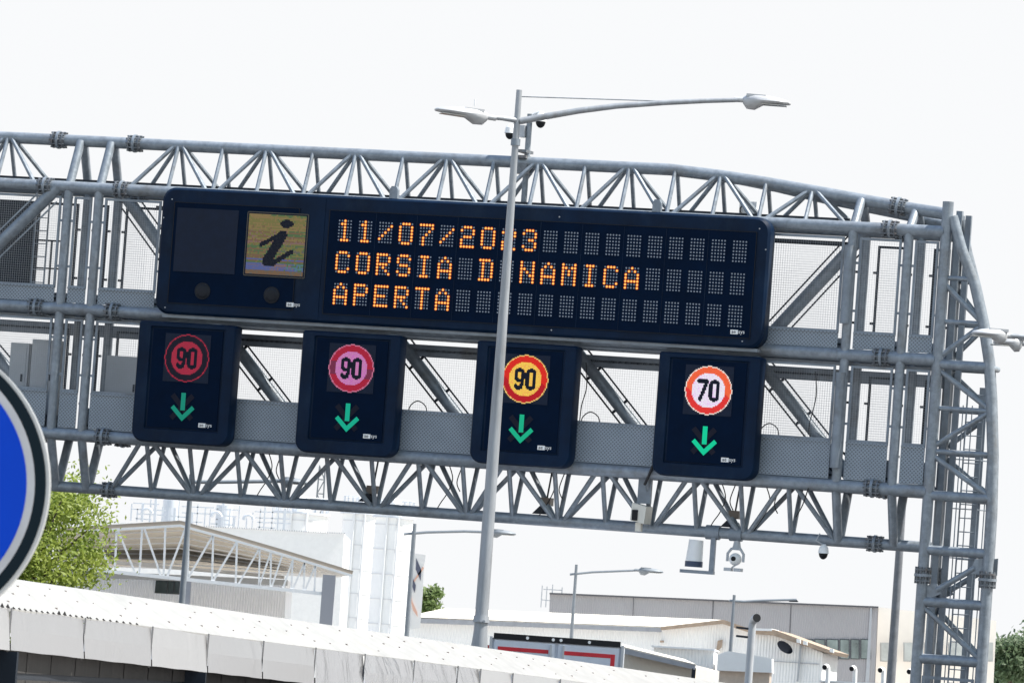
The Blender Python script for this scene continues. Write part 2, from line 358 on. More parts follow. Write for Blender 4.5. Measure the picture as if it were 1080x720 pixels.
for i in range(34): z = zg + .3 + .28 * i; b.tube((9.62, .62, z), (10.02, .62, z), .012, n=6) if z < 10.3 else None
b.build('ladder', GALV2, gantry)
b = MB()
for i in range(7):
    z = zg + 2.2 + 1.0 * i; b.path([(9.82 + .35 * math.cos(a), .6 - .35 * math.sin(a), z) for a in [math.pi * k / 10 for k in range(11)]], .012, 6)
for a in (.3, .9, 1.57, 2.2, 2.8): x = 9.82 + .35 * math.cos(a); y = .6 - .35 * math.sin(a); b.bar((x, y, zg + 2.2), (x, y, 10.0), .02)
b.build('ladder_cage', GALV2, gantry)
b = MB()
b.box(9.22, 10.3, -.03, .0, 4.42, 4.48); b.box(9.22, 9.28, -.03, 0, zg, 4.42); b.box(10.24, 10.3, -.03, 0, zg, 4.42); b.build('door_frame', GALV2, gantry, smooth=False)
# platform rails and ladder seen through the screens on the left
b = MB()
for x in (-11.25, -10.95): b.bar((x, .75, 11.0), (x, .75, 13.3), .03)
for i in range(8): b.bar((-11.25, .75, 11.15 + .28 * i), (-10.95, .75, 11.15 + .28 * i), .02)
b.build('ladder', GALV2, gantry)
b = MB()
for x in (-10.85, -10.62, -10.48): b.bar((x, .8, 11.0), (x, .8, 12.35), .035)
for z in (12.35, 11.75, 11.2): b.bar((-11.6, .8, z), (-10.48, .8, z), .035)
b.build('handrail', DARK, gantry)
b = MB(); b.box(-12.6, -11.25, .95, 1.0, 11.0, 13.2); b.build('ladder_screen', DARK, gantry, smooth=False)
# loose cables
def cable(pts, r=.012):
    b = MB(); P = [Vector(p) for p in pts]; out = []
    for i in range(len(P) - 1):
        p0, p1, p2, p3 = P[max(i - 1, 0)], P[i], P[i + 1], P[min(i + 2, len(P) - 1)]
        for k in range(6):
            t = k / 6; out.append(.5 * ((2 * p1) + (p2 - p0) * t + (2 * p0 - 5 * p1 + 4 * p2 - p3) * t * t + (3 * p1 - p0 - 3 * p2 + p3) * t ** 3))
    out.append(P[-1]); b.path(out, r, 6).build('cable', CABLE, gantry)
for x in (-2.05, 1.75, 5.6): cable([(x - .2, .3, 9.05), (x - .18, .25, 9.25), (x, .2, 9.38), (x + .17, .25, 9.28), (x + .2, .3, 9.05)])
cable([(1.55, .3, 10.4), (1.6, .3, 9.9), (1.52, .3, 9.5), (1.5, .3, 9.1)]); cable([(6.45, .4, 10.5), (6.5, .4, 10.0), (6.4, .4, 9.4), (6.45, .4, 9.1)])
for x in (-1.35, -5.4, .9, 4.6, 5.55): cable([(x, .5, 8.1), (x + .1, .5, 7.8), (x + .02, .45, 7.5), (x - .12, .5, 7.3), (x - .2, .5, 7.15)]); cable([(x + .3, .5, 8.1), (x + .2, .5, 7.75), (x + .28, .5, 7.55)])
cable([(6.6, -.1, 8.1), (6.45, .1, 7.75), (6.3, .2, 7.5)])
cable([(3.28, -.14, 8.35), (3.2, -.16, 8.1), (3.12, -.1, 7.95)], .03)

# ------------------------------------------------------------------ equipment cabinets in the gantry's left end
def cabinet(x0, x1, z0, z1, label):
    t = thing('equipment_cabinet', label, 'cabinet', ((x0 + x1) / 2, .8, z0), 'grey cabinets standing inside the gantry', g=True)
    b = MB(); b.box(x0, x1, .62, .95, z0, z1); b.build('body', GREYP, t, smooth=False)
    b = MB(); b.box(x0 + .05, x1 - .05, .605, .618, z0 + .05, z1 - .05); b.build('door', GREYP, t, smooth=False)
    b = MB(); b.box(x1 - .14, x1 - .1, .58, .604, (z0 + z1) / 2 - .08, (z0 + z1) / 2 + .08); b.build('handle', DARK, t, smooth=False)
cabinet(-11.05, -10.45, 8.6, 10.2, 'tall pale grey cabinet inside the gantry behind the leftmost wire screen')
cabinet(-11.55, -11.12, 8.6, 10.1, 'narrow grey cabinet inside the gantry at the left edge behind the blue sign')
cabinet(-9.3, -8.5, 8.6, 9.95, 'pale grey cabinet inside the gantry just left of the dim red ninety sign')

# ------------------------------------------------------------------ the message board
YF = -.5
board = thing('message_board', 'long dark navy electronic message board with orange lettering on the front of the gantry', 'message board', (-1.2, -.3, 10.87), g=True)
def casing(b, x0, x1, z0, z1, r, rt, ins, fx0, fx1, fz0, fz1, dep=.04):
    b.rings([rrect(x0, x1, z0, z1, r, -.13, rt=rt), rrect(x0, x1, z0, z1, r, YF + .05, rt=rt), rrect(x0 + .03, x1 - .03, z0 + .03, z1 - .03, r * .95, YF, rt=rt * .95),
             rrect(fx0, fx1, fz0, fz1, .03, YF, rt=.03), rrect(fx0 + .02, fx1 - .02, fz0 + .02, fz1 - .02, .02, YF + dep, rt=.02)])
b = MB(); b.rings([rrect(-7.85, 5.53, 10.87, 13.56, .3, -.13), rrect(-7.85, 5.53, 10.87, 13.56, .3, YF + .06), rrect(-7.8, 5.48, 10.92, 13.51, .27, YF)]); b.build('casing', NAVY, board)
b = MB(); b.box(-7.7, 5.4, YF + .12, -.13, 10.80, 10.868); b.box(-7.5, 5.2, -.13, .0, 11.2, 11.35); b.box(-7.5, 5.2, -.13, .0, 12.9, 13.05); b.build('support_rail', GALV2, board, smooth=False)
b = MB(); b.box(-4.68, -4.15, YF - .012, YF - .001, 10.93, 13.5); b.build('divider', NAVY, board, smooth=False)
for x0, x1, z0 in ((-7.55, -4.72, 11.1), (-4.05, 5.26, 11.06)):
    b = MB(); b.box(x0, x1, YF - .02, YF - .002, z0, 13.25); p = b.build('front_panel', NAVYF, board, smooth=False)
    b = MB()
    for a in (x0, x1 - .012): b.box(a, a + .012, YF - .026, YF - .0205, z0, 13.25)
    for a in (z0, 13.238): b.box(x0 + .013, x1 - .013, YF - .026, YF - .0205, a, a + .012)
    b.build('panel_edge', SEAM, p, smooth=False)
def bolts(par, pts, y):
    b = MB()
    for x, z in pts: b.tube((x, y, z), (x, y + .015, z), .015, n=8)
    b.build('bolt', GREYP, par)
bolts(board, [(5.3, 13.32), (5.1, 11.0), (-7.62, 13.3), (-4.4, 13.4), (1.0, 13.35), (1.0, 11.0), (-7.6, 11.0), (5.46, 12.9), (-7.78, 12.9)], YF - .01)
YP = YF - .022
b = MB(); b.box(-7.47, -6.08, YP - .012, YP, 11.78, 13.13); b.build('blank_screen', BLANK, board, smooth=False)
# pictogram screen: rows of diodes with an italic letter i left dark
def seg(px, pz, a, c):
    dx, dz = c[0] - a[0], c[1] - a[1]; t = max(0, min(1, ((px - a[0]) * dx + (pz - a[1]) * dz) / (dx * dx + dz * dz)))
    return math.hypot(px - a[0] - t * dx, pz - a[1] - t * dz)
b = MB(); b.prism(rrect(-5.88, -4.5, 11.77, 13.13, .03, YP - .012), (0, .012, 0)); p = b.build('information_screen', mat('tan screen border', (.085, .075, .055), .6), board, smooth=False)
pal = [led('diode olive', (124, 120, 72), .85), led('diode ochre', (142, 122, 82), .85), led('diode green', (86, 112, 76), .85), led('diode brown', (122, 98, 76), .85), led('diode blue', (92, 104, 160), .8), led('diode violet', (112, 108, 142), .8), mat('dark diode', (.011, .014, .027), .7, spec=.15)]
b = MB(); n = 44; x0, x1, z0, z1 = -5.865, -4.515, 11.785, 13.115
rnd = random.Random(3)
pal.append(led('diode dull pink', (136, 108, 104), .85)); pal.append(led('diode teal', (88, 128, 138), .85)); pal.append(led('diode grey', (104, 102, 96), .85))
rowpick = [rnd.random() for _ in range(n)]
jit = [rnd.uniform(-.05, .05) for _ in range(n)]
for j in range(n):
    for i in range(n):
        x = x0 + (x1 - x0) * (i + .5) / n; z = z0 + (z1 - z0) * (j + .5) / n; h = (x1 - x0) / n * .46
        f = j / n + jit[j]; g = i / n + rnd.uniform(-.15, .15)
        if f < .08: c7 = [9, 3, 9]
        elif f < .23: c7 = [4, 4, 5] if g < .4 else [5, 4, 7] if g < .72 else [8, 4, 2]
        elif f < .33: c7 = [2, 0, 3]
        elif f < .45: c7 = [2, 2, 0, 9] if g > .5 else [0, 3, 2]
        elif f < .60: c7 = [1, 3, 7, 0]
        elif f < .70: c7 = [3, 7, 0] if g < .6 else [2, 0, 2]
        elif f < .82: c7 = [1, 1, 3, 0]
        else: c7 = [0, 0, 2, 1] if g > .4 else [0, 1, 1]
        b.cur = 6 if min(i, n - 1 - i, j, n - 1 - j) < 1 else (c7[int(rowpick[j] * len(c7))] if rnd.random() < .68 else rnd.choice(c7))
        ink = math.hypot((x + 4.98) / .15, (z - 12.9) / .085) < 1 or seg(x, z, (-5.06, 12.66), (-5.37, 12.1)) < .105 or seg(x, z, (-5.08, 12.69), (-5.52, 12.44)) < .045 or seg(x, z, (-5.38, 12.06), (-5.24, 12.06)) < .075 or seg(x, z, (-5.2, 12.08), (-4.83, 12.32)) < .05
        if ink: b.cur = 6
        b.quad((x - h, YP - .016, z - h), (x + h, YP - .016, z - h), (x + h, YP - .016, z + h), (x - h, YP - .016, z + h))
b.build('pictogram', pal, p, smooth=False)
for x in (-6.77, -5.21):
    b = MB(); b.tube((x, YP - .02, 11.39), (x, YP, 11.39), .17, .18, n=28); b.ball((x, YP - .02, 11.39), .15, .03, .15); b.build('flasher', mat('smoked lens', (.012, .014, .02), .5, 0, var=.2, spec=.2), board)
# text: sixty character modules of five by seven diodes
FONT = {'1': '..1.. .11.. ..1.. ..1.. ..1.. ..1.. .111.', '/': '..... ....1 ...1. ..1.. .1... 1.... .....', '0': '.111. 1...1 1...1 1...1 1...1 1...1 .111.',
 '7': '11111 ....1 ...1. ..1.. .1... .1... .1...', '2': '.111. 1...1 ....1 .111. 1.... 1.... 11111', '3': '.111. 1...1 ....1 ..11. ....1 1...1 .111.',
 'C': '.111. 1...1 1.... 1.... 1.... 1...1 .111.', 'O': '.111. 1...1 1...1 1...1 1...1 1...1 .111.', 'R': '1111. 1...1 1...1 1111. 1.1.. 1..1. 1...1',
 'S': '.111. 1...1 1.... .111. ....1 1...1 .111.', 'I': '.111. ..1.. ..1.. ..1.. ..1.. ..1.. .111.', 'A': '..1.. .1.1. 1...1 1...1 11111 1...1 1...1',
 'D': '1111. .1..1 .1..1 .1..1 .1..1 .1..1 1111.', 'N': '1...1 1...1 11..1 1.1.1 1..11 1...1 1...1', 'M': '1...1 11.11 1.1.1 1.1.1 1...1 1...1 1...1',
 'P': '1111. 1...1 1...1 1111. 1.... 1.... 1....', 'E': '11111 1.... 1.... 1111. 1.... 1.... 11111', 'T': '11111 ..1.. ..1.. ..1.. ..1.. ..1.. ..1..'}
ROWS = ['11/07/2023', 'CORSIA DINAMICA', 'APERTA']
PX, PZ = .0645, .0675
HOT = mat('lit diode core', (.02, .01, 0), .6, emit=(1, .50, .10), estr=1.45)
GLOW = mat('lit diode halo', (.02, .006, 0), .6, emit=(1, .13, .008), estr=.7)  # wider red-orange disc standing in for the bloom around each diode
def disc(b, x, y, z, r, n=8): b.add([(x + r * math.cos(2 * math.pi * k / n), y, z + r * math.sin(2 * math.pi * k / n)) for k in range(n)], [tuple(range(n))])
off_cache, lit_cache = {}, {}
DM = mat('diode backing', (.0012, .0078, .0255), .7, spec=.06)
def module(ch):
    if ch not in off_cache:
        g = FONT.get(ch, ' '.join(['.....'] * 7)).split(); a = MB(); c = MB()
        a.cur = 0; a.box(-.17, .17, -.004, 0, -.235, .235); a.cur = 1
        for j in range(7):
            for i in range(5):
                x, z = (i - 2) * PX, (3 - j) * PZ
                if g[j][i] == '1':
                    c.cur = 1; disc(c, x, -.008, z, .033); c.cur = 0; disc(c, x, -.011, z, .0215)
                else: disc(a, x, -.007, z, .0185)
        oa = a.build('character_module', [DM, UNLIT], None, Vector((0, 0, 0)), smooth=False, fix=False); me = oa.data; bpy.data.objects.remove(oa)
        ml = None
        if c.v: oc = c.build('lit_diodes', [HOT, GLOW], None, Vector((0, 0, 0)), smooth=False, fix=False); ml = oc.data; bpy.data.objects.remove(oc)
        off_cache[ch], lit_cache[ch] = me, ml
    return off_cache[ch], lit_cache[ch]
for rI, row in enumerate(ROWS):
    for c in range(20):
        ch = row[c] if c < len(row) else ' '
        me, ml = module(ch)
        o = bpy.data.objects.new('character_module', me); COL.objects.link(o); o.parent = board
        o.location = Vector((-3.68 + c * .4525, YP, 12.83 - rI * .665)) - BASE[board]
        if ml: l = bpy.data.objects.new('lit_diodes', ml); COL.objects.link(l); l.parent = o
b = MB()
for k in range(1, 10): x = -3.68 - .226 + k * .905; b.box(x - .006, x + .006, YP - .006, YP, 11.08, 13.22)
b.build('panel_seam', NAVY, board, smooth=False)
AE = text_mesh('ae', .105); SYS = text_mesh('sys', .115)
def logo(par, x, z, y):                                   # maker's plate: dark letters in a white box, then white letters
    b = MB(); b.box(x - .01, x + .15, y - .006, y, z - .005, z + .085); p = b.build('maker_plate', mat('white plate', (.8, .8, .8), .5), par, smooth=False)
    b = MB(); b.add([(x + .012 + v.x, y - .009 - v.z, z + .014 + v.y) for v in AE[0]], AE[1]); b.build('lettering', mat('dark letter', (.02, .02, .03), .6), p, smooth=False)
    b = MB(); b.add([(x + .158 + v.x, y - .009 - v.z, z + .014 + v.y) for v in SYS[0]], SYS[1]); b.build('lettering', mat('white plate', (.8, .8, .8), .5), p, smooth=False)
logo(board, -4.85, 11.17, YP); logo(board, 4.85, 11.14, YP)
for x in (-2.7, 3.05):                                       # lifting lugs on its top edge
    b = MB(); b.prism([(x - .09, -.42, 13.55), (x + .09, -.42, 13.55), (x + .09, -.42, 13.75), (x + .05, -.42, 13.82), (x - .05, -.42, 13.82), (x - .09, -.42, 13.75)], (0, .12, 0)); b.build('lifting_lug', GALV2, board, smooth=False)

# ------------------------------------------------------------------ the four lane signs
def rbox(px, pz, hx, hz, r):
    dx, dz = abs(px) - hx + r, abs(pz) - hz + r
    return math.hypot(max(dx, 0), max(dz, 0)) + min(max(dx, dz), 0) - r
def digit(d, x, z):
    s = .040
    if d == '0': return abs(rbox(x, z, .075, .185, .07)) < s
    if d == '9':
        return abs(rbox(x, z - .075, .075, .11, .07)) < s or seg(x, z, (.075, .08), (.072, -.09)) < s or seg(x, z, (.072, -.09), (.03, -.17)) < s or seg(x, z, (.03, -.182), (-.035, -.185)) < s or seg(x, z, (-.035, -.182), (-.072, -.14)) < s
    return seg(x, z, (-.09, .185), (.09, .185)) < s or seg(x, z, (.09, .185), (-.045, -.19)) < s
OFFP = mat('dark diode', (.011, .014, .027), .7, spec=.15)
SIGN = [(-7.03, '9', dict(line=(178, 42, 68), ring=None, ring2=None, inner=(176, 46, 70), arrow=(14, 140, 118)), 'lane sign with a dim red ninety disc and green arrow, leftmost of the four'),
        (-3.33, '9', dict(line=(225, 130, 165), ring=(172, 30, 58), ring2=(120, 45, 75), inner=(222, 140, 200), arrow=(10, 178, 145)), 'lane sign with a pink ninety disc in a crimson ring over a green arrow'),
        (.5, '9', dict(line=(250, 205, 120), ring=(228, 42, 28), ring2=(190, 22, 34), inner=(250, 205, 85), arrow=(15, 185, 140)), 'lane sign with a yellow ninety disc and green arrow, crossed by the lamp post'),
        (4.45, '7', dict(line=(255, 235, 225), ring=(255, 105, 62), ring2=(238, 55, 50), inner=(245, 238, 252), arrow=(0, 215, 160)), 'lane sign with a white seventy disc in an orange red ring over a green arrow')]
for k, (cx, d, c, label) in enumerate(SIGN):
    t = thing('lane_sign', label, 'lane sign', (cx, -.3, 8.17), 'lane control signs hanging in a row on the gantry', g=True)
    b = MB(); x0, x1, z0, z1 = cx - (1.14 if k < 2 else 1.1), cx + (1.07 if k < 2 else 1.09), 8.14 if k < 2 else 8.16, 10.70
    casing(b, x0, x1, z0, z1, .26, .06, 0, cx - .86, cx + .84, 8.42, 10.6, .05); b.build('casing', NAVY, t)
    b = MB(); b.box(cx - .8, cx + .78, YF + .028, YF + .049, 8.46, 10.56); b.build('front_panel', NAVYF, t, smooth=False)
    b = MB(); b.box(cx - .9, cx + .9, -.13, 0, 9.6, 9.75); b.box(cx - .9, cx + .9, -.13, 0, 8.5, 8.65); b.build('support_rail', GALV2, t, smooth=False)
    y = YF + .026; pz = 9.955
    b = MB(); b.box(cx - .515, cx + .515, y - .008, y, pz - .51, pz + .51); p = b.build('screen', BLANK, t, smooth=False)
    ms = [OFFP, led('diode line %d' % k, c['line'], .95 if k > 1 else .8), led('diode inner %d' % k, c['inner'], 1. if k > 1 else .8), led('diode ring %d' % k, c['ring'], .95) if c['ring'] else mat('idle diode ring', (.020, .017, .030), .7, spec=.15), led('diode lower ring %d' % k, c['ring2'], .95) if c['ring2'] else mat('idle diode ring', (.020, .017, .030), .7, spec=.15),
          led('diode inner pale %d' % k, tuple(min(255, int(v * f)) for v, f in zip(c['inner'], (1.0, .88, 1.06))), 1. if k > 1 else .8)]
    b = MB(); n = 44; h = 1.02 / n; rnd = random.Random(k)
    for j in range(n):
        for i in range(n):
            x, z = (i + .5 - n / 2) * h, (j + .5 - n / 2) * h; r = math.hypot(x, z)
            if r > .5: continue
            if r > .478: b.cur = 1
            elif r > .352: b.cur = 4 if (z < -.05 + .1 * math.sin(x * 9) if k != 1 else (abs(z) < .14 and x < -.3) or (abs(z + .1) < .1 and x > .3)) else 3
            else:
                b.cur = 2 if rnd.random() < .8 else 5
                if digit(d, x + .125, z) or digit('0', x - .125, z): b.cur = 0
            q2 = h * .47
            b.quad((cx + x - q2, y - .012, pz + z - q2), (cx + x + q2, y - .012, pz + z - q2), (cx + x + q2, y - .012, pz + z + q2), (cx + x - q2, y - .012, pz + z + q2))
    b.build('speed_disc', ms, p, smooth=False)
    b = MB(); az = 8.92
    for sx in (-1, 1): b.bar((cx - .03 + sx * -.23, y - .006, az - .25), (cx - .03 + sx * .23, y - .006, az + .25), .11, (0, 1, 0), .004 + .001 * (sx > 0))
    b.build('unlit_cross', mat('unlit red diodes', (.012, .0125, .024), .7, spec=.15), t, smooth=False)
    b = MB(); ax = cx - .01; ya = y - .016
    b.prism([(ax - .05, ya, az + .30), (ax - .05, ya, az - .07), (ax + .05, ya, az - .07), (ax + .05, ya, az + .30)], (0, .006, 0))
    b.prism([(ax, ya, az - .30), (ax + .27, ya, az - .03), (ax + .205, ya, az + .035), (ax, ya, az - .17), (ax - .205, ya, az + .035), (ax - .27, ya, az - .03)], (0, .006, 0))
    b.build('green_arrow', led('green diodes %d' % k, c['arrow'], .85), t, smooth=False)
    logo(t, cx + .38, 8.52, y)

# ------------------------------------------------------------------ cameras and sensors on the gantry
def gthing(name, label, cat, base, group=None): return thing(name, label, cat, base, group, g=True)
def dome_camera(c, label, s=1., mast=None):
    x, y, z = c; t = gthing('dome_camera', label, 'camera', (x, y, z), 'white dome cameras on the gantry')
    b = MB(); b.tube((x, y, z + .12 * s), (x, y, z), .1 * s, .12 * s, n=16); b.tube((x, y, z + .2 * s), (x, y, z + .12 * s), .04 * s, .1 * s, n=16); b.build('housing', WHITEP, t)
    b = MB(); b.ball((x, y, z), .1 * s, .1 * s, .13 * s, n=16, z0=-1, z1=0); b.build('dome', BLACKP, t)
    return t
mast = gthing('camera_mast', 'thin grey camera mast standing on the gantry behind the street lamp pole', 'mast', (-.16, .62, ZU))
b = MB(); b.tube((-.16, .62, ZU), (-.16, .62, 15.55), .065, .06, n=12); b.build('pole', GALV, mast)
b = MB(); b.path([(-.16, .62, 15.5), (-.0, .6, 15.58), (.08, .6, 15.6)], .03, 8); b.build('arm', WHITEP, mast)
b = MB(); b.box(-.34, -.22, .5, .7, 15.05, 15.3); b.build('junction_box', GREYP, mast, smooth=False)
b = MB(); b.box(-.35, -.08, .4, .8, 14.28, 14.5); b.box(-.3, -.1, .35, .85, 14.6, 14.66); b.box(-.3, -.1, .35, .85, 14.72, 14.78); b.build('clamp', BOLT, mast, smooth=False)
dome_camera((.09, .6, 15.40), 'white dome camera hanging from the short arm of the mast above the gantry', 1.05)
dome_camera((-.55, .55, 15.12), 'white dome camera partly hidden behind the lamp post above the gantry', 1.0)
dome_camera((6.87, .45, 6.80), 'small white dome camera under the gantry near its right end', .95)
b = MB(); b.path([(6.78, .4, 7.2), (6.72, .35, 7.05), (6.85, .4, 6.98)], .016, 6).build('cable', GREYP, gantry)
t = gthing('box_camera', 'cream box camera in the lower truss, just right of the yellow ninety sign', 'camera', (3.02, .1, 7.25))
b = MB(); b.prism([(2.86, -.1, 7.2), (3.16, -.1, 7.14), (3.19, -.1, 7.5), (2.88, -.1, 7.56)], (0, .5, 0)); b.build('housing', CREAM, t, smooth=False)
b = MB(); b.box(2.9, 3.02, -.13, -.101, 7.2, 7.42); b.build('lens', BLACKP, t, smooth=False)
b = MB(); b.box(2.95, 3.07, .0, .14, 6.98, 7.16); b.build('bracket', CREAM, t, smooth=False)
b = MB(); b.box(2.92, 3.2, .12, .22, 7.56, 8.15); b.build('hanger', GALV2, t, smooth=False)
t = gthing('beacon', 'white cylindrical beacon on an angled bracket under the gantry bottom tube', 'beacon', (4.15, .5, 6.3))
b = MB(); b.tube((4.12, .5, 6.45), (4.14, .5, 6.89), .175, .15, n=20); b.build('lens', WHITEP, t)
b = MB(); b.tube((4.12, .5, 6.33), (4.12, .5, 6.45), .185, .185, n=20); b.build('base', mat('blue grey plastic', (.03, .05, .10), .5), t)
b = MB(); b.box(3.85, 4.56, .42, .58, 6.2, 6.27); b.box(4.46, 4.56, .45, .55, 6.27, 6.98); b.build('bracket', GALV2, t, smooth=False)
b = MB(); b.tube((4.33, .55, 7.07), (4.62, .55, 7.07), .15, n=16); b.build('clamp', GALV2, t)
t = gthing('spotlight_camera', 'round pan and tilt camera hanging under the gantry between the beacon and the small dome', 'camera', (4.98, .55, 6.5))
b = MB(); b.tube((4.84, .55, 7.07), (5.1, .55, 7.07), .15, n=16); b.build('clamp', GALV2, t)
b = MB(); b.path([(5.0, .55, 6.95), (5.0, .55, 6.8), (5.0, .55, 6.74)], [.06, .09, .13], 12); b.path([(4.83, .5, 6.5), (4.83, .5, 6.66), (4.9, .5, 6.76), (5.0, .5, 6.78), (5.1, .5, 6.76), (5.17, .5, 6.66), (5.17, .5, 6.5)], .03, 8); b.build('yoke', GREYP, t)
b = MB(); b.ball((5.0, .5, 6.55), .13, .16, .13, n=16); b.build('housing', WHITEP, t)
b = MB(); b.tube((5.0, .33, 6.56), (5.0, .36, 6.56), .05, n=12); b.build('lens', BLACKP, t)
b = MB(); b.box(4.82, 4.97, .3, .5, 6.3, 6.37); b.box(5.03, 5.18, .3, .5, 6.3, 6.37); b.bar((4.95, .45, 6.37), (5.05, .45, 6.45), .03); b.build('lamp_bar', GREYP, t, smooth=False)
def sensor(x, label):
    t = gthing('traffic_sensor', label, 'sensor', (x, .8, 7.2), 'small dark sensors in the lower truss')
    b = MB(); b.box(x - .12, x + .1, .7, .95, 7.38, 7.55); b.build('housing', mat('brown grey metal', (.16, .13, .11), .6), t, smooth=False)
    b = MB(); b.prism([(x - .25, .6, 7.2), (x + .1, .6, 7.2), (x + .06, .6, 7.3), (x - .08, .6, 7.38)], (0, .35, 0)); b.build('hood', DARK, t, smooth=False)
    b = MB(); b.bar((x, .8, 7.55), (x + .05, .85, 8.1), .03); b.build('hanger', DARK, t, smooth=False)
sensor(.76, 'dark hooded sensor hanging in the lower truss just right of the lamp post')
sensor(4.85, 'dark hooded sensor hanging in the lower truss under the white seventy sign')
sensor(-3.1, 'dark hooded sensor hanging in the lower truss under the pink ninety sign')
t = gthing('junction_box', 'white box fixed behind the top truss above the right end of the message board', 'box', (4.6, 1.1, 13.6))
b = MB(); b.box(4.38, 4.75, 1.15, 1.35, 13.62, 13.98); b.build('body', WHITEP, t, smooth=False)
b = MB(); b.path([(4.5 + .09 * math.cos(a), 1.1, 13.8 + .09 * math.sin(a)) for a in [k * .6 for k in range(9)]], .015, 6); b.build('cable', CABLE, t)

# ------------------------------------------------------------------ the street lamp in front of the gantry
def lamp_head(name_base, P, d, L, tilt, par, m=LAMPG):          # a flat led lantern growing from P along d
    d = Vector(d).normalized(); s = Vector((-d.y, d.x, 0)).normalized(); up = Vector((0, 0, 1))
    d2 = (d + up * tilt).normalized(); up2 = d2.cross(s) * -1 if d2.cross(s).z < 0 else d2.cross(s)
    P = Vector(P); b = MB(); rs = []
    for t, wd, hi, lo in ((0, .07, .06, -.07), (.08, .14, .10, -.16), (.25, .2, .12, -.17), (.45, .22, .11, -.06), (.75, .2, .08, -.05), (.97, .1, .03, -.04), (1.0, .04, .0, -.03)):
        c = P + d2 * L * t
        rs.append([c + s * (wd * math.cos(a)) * .9 + up2 * ((hi if math.sin(a) > 0 else -lo) * math.sin(a)) for a in [2 * math.pi * k / 14 for k in range(14)]])
    b.rings(rs); o = b.build('lantern', m, par)
    b = MB(); b.tube(P - d2 * .16, P + d2 * .03, .05, n=12); b.build('socket', m, o)
    b = MB(); c = P + d2 * L * .3; b.bar(c + up2 * .085 - d2 * .2, c + up2 * .08 + d2 * .15, .24, up2, .05); b.build('fin_cover', m, o)
    b = MB(); c = P + d2 * L * .64 - up2 * .058; b.bar(c - d2 * .22, c + d2 * .24, .26, up2, .012); b.build('light_panel', mat('lamp glass', (.5, .5, .48), .2), o)
YL = 95.
top = at(546.5, 95, YL); foot = Vector((top.x + .02, YL, 0))
lamp = thing('street_lamp', 'tall tapered grey street lamp with two arms standing in front of the gantry', 'street lamp', foot, 'street lamps')
GP = mat('weathered galvanised pole', (.31, .33, .36), .5, .3, var=.22, scale=2.2, streak=(3, 3, .4), dirt=((.17, .16, .15), 1.2, (3, 3, .35), .6))
zt = top.z
def pr(z): return .142 + (.052 - .142) * z / zt
b = MB(); b.path([(foot.x, YL, z) for z in (0, 1.2, 3.6, 3.9, 8, zt - 1.0, zt)], [.16, .155, .150, .122, .1, .06, .052], 12); b.build('pole', GP, lamp)
fl = at(511, 655, YL).z
b = MB(); b.tube((foot.x, YL, fl + .1), (foot.x, YL, fl - .02), .135, .15, n=16)
for s in (-1, 1): b.tube((foot.x + s * .05, YL - .18, fl + .0), (foot.x + s * .05, YL - .12, fl), .025, n=8)
b.build('joint_collar', GP, lamp)
b = MB(); zc = at(541, 150, YL).z; b.tube((foot.x, YL, zc - .06), (foot.x, YL, zc + .06), .085, n=14); b.build('clamp', GALV2, lamp)
pts = [at(548, 128, YL), at(575, 123, YL), at(610, 117, YL), at(650, 112, YL), at(700, 108.5, YL), at(745, 106.5, YL), at(784, 105.5, YL)]
ap = [Vector((p.x, YL - .0 - .0 * i, p.z)) for i, p in enumerate(pts)]
b = MB(); b.path(ap, [.062, .06, .056, .052, .048, .044, .04], 12); b.build('arm', GP, lamp)
lamp_head('h', ap[-1], (1, -.12, .0), .86, -.045 + .03, lamp)
e0 = Vector((foot.x, YL, at(543, 127, YL).z)); e1 = at(514, 123.5, YL - .3); b = MB(); b.path([e0, (e0 + e1) / 2 + Vector((0, 0, .01)), e1], [.05, .045, .04], 10); b.build('arm', GP, lamp)
lamp_head('h', e1, (-1, -.25, 0), .98, .055, lamp)
b = MB(); b.tube(Vector((foot.x, YL, at(548, 102, YL).z)), at(706, 107, YL), .011, n=6); b.build('stay_rod', GP, lamp)
b = MB(); q0 = at(501, 105, YL); b.tube(q0, q0 + Vector((.0, 0, -.12)), .012, n=6); b.build('light_sensor', WHITEP, lamp)

# ------------------------------------------------------------------ far lamps and poles
FAR = mat('faded galvanised pole', (.20, .225, .255), .55, .2, var=.1)
def far_lamp(label, pt, pb, Y, arm, head, r=.08):
    t0 = at(*pt, Y); t = thing('street_lamp', label, 'street lamp', (t0.x, Y, 0), 'street lamps')
    MB().tube((t0.x, Y, 0), (t0.x, Y, t0.z), r * 1.3, r * .7, n=10).build('pole', FAR, t)
    a = [at(x, y, Y) for x, y in arm]
    MB().path(a, r * .55, 8).build('arm', FAR, t)
    if head:
        d = (a[-1] - a[-2]); d.z = 0; lamp_head('h', a[-1], d, .65 * Y / 200 + .25, .0, t, FAR)
far_lamp('slim far street lamp with one long arm, rising above the white warehouse roof', (608, 595), (602, 672), 185, [(601, 605.5), (625, 603), (650, 602), (674, 601)], True, .07)
far_lamp('slim far street lamp with a long arm, between the white silo and the banner', (437.5, 552), (424, 668), 170, [(426, 563), (450, 561), (490, 560), (518, 561)], True, .08)
far_lamp('slim pole with a wire arm in front of the grey building', (774.5, 627), (765, 720), 170, [(769, 633), (785, 634), (800, 633), (840, 632)], False, .07)
far_lamp('grey street lamp pole in front of the open shed, its lantern showing under the truss', (202, 500), (190, 640), 135, [(200, 508), (235, 508), (270, 507.5), (296, 507)], True, .085)
t0 = at(953, 515, 150); t = thing('steel_mast', 'dark grey mast standing behind the gantry just left of its column', 'mast', (t0.x, 150, 0))
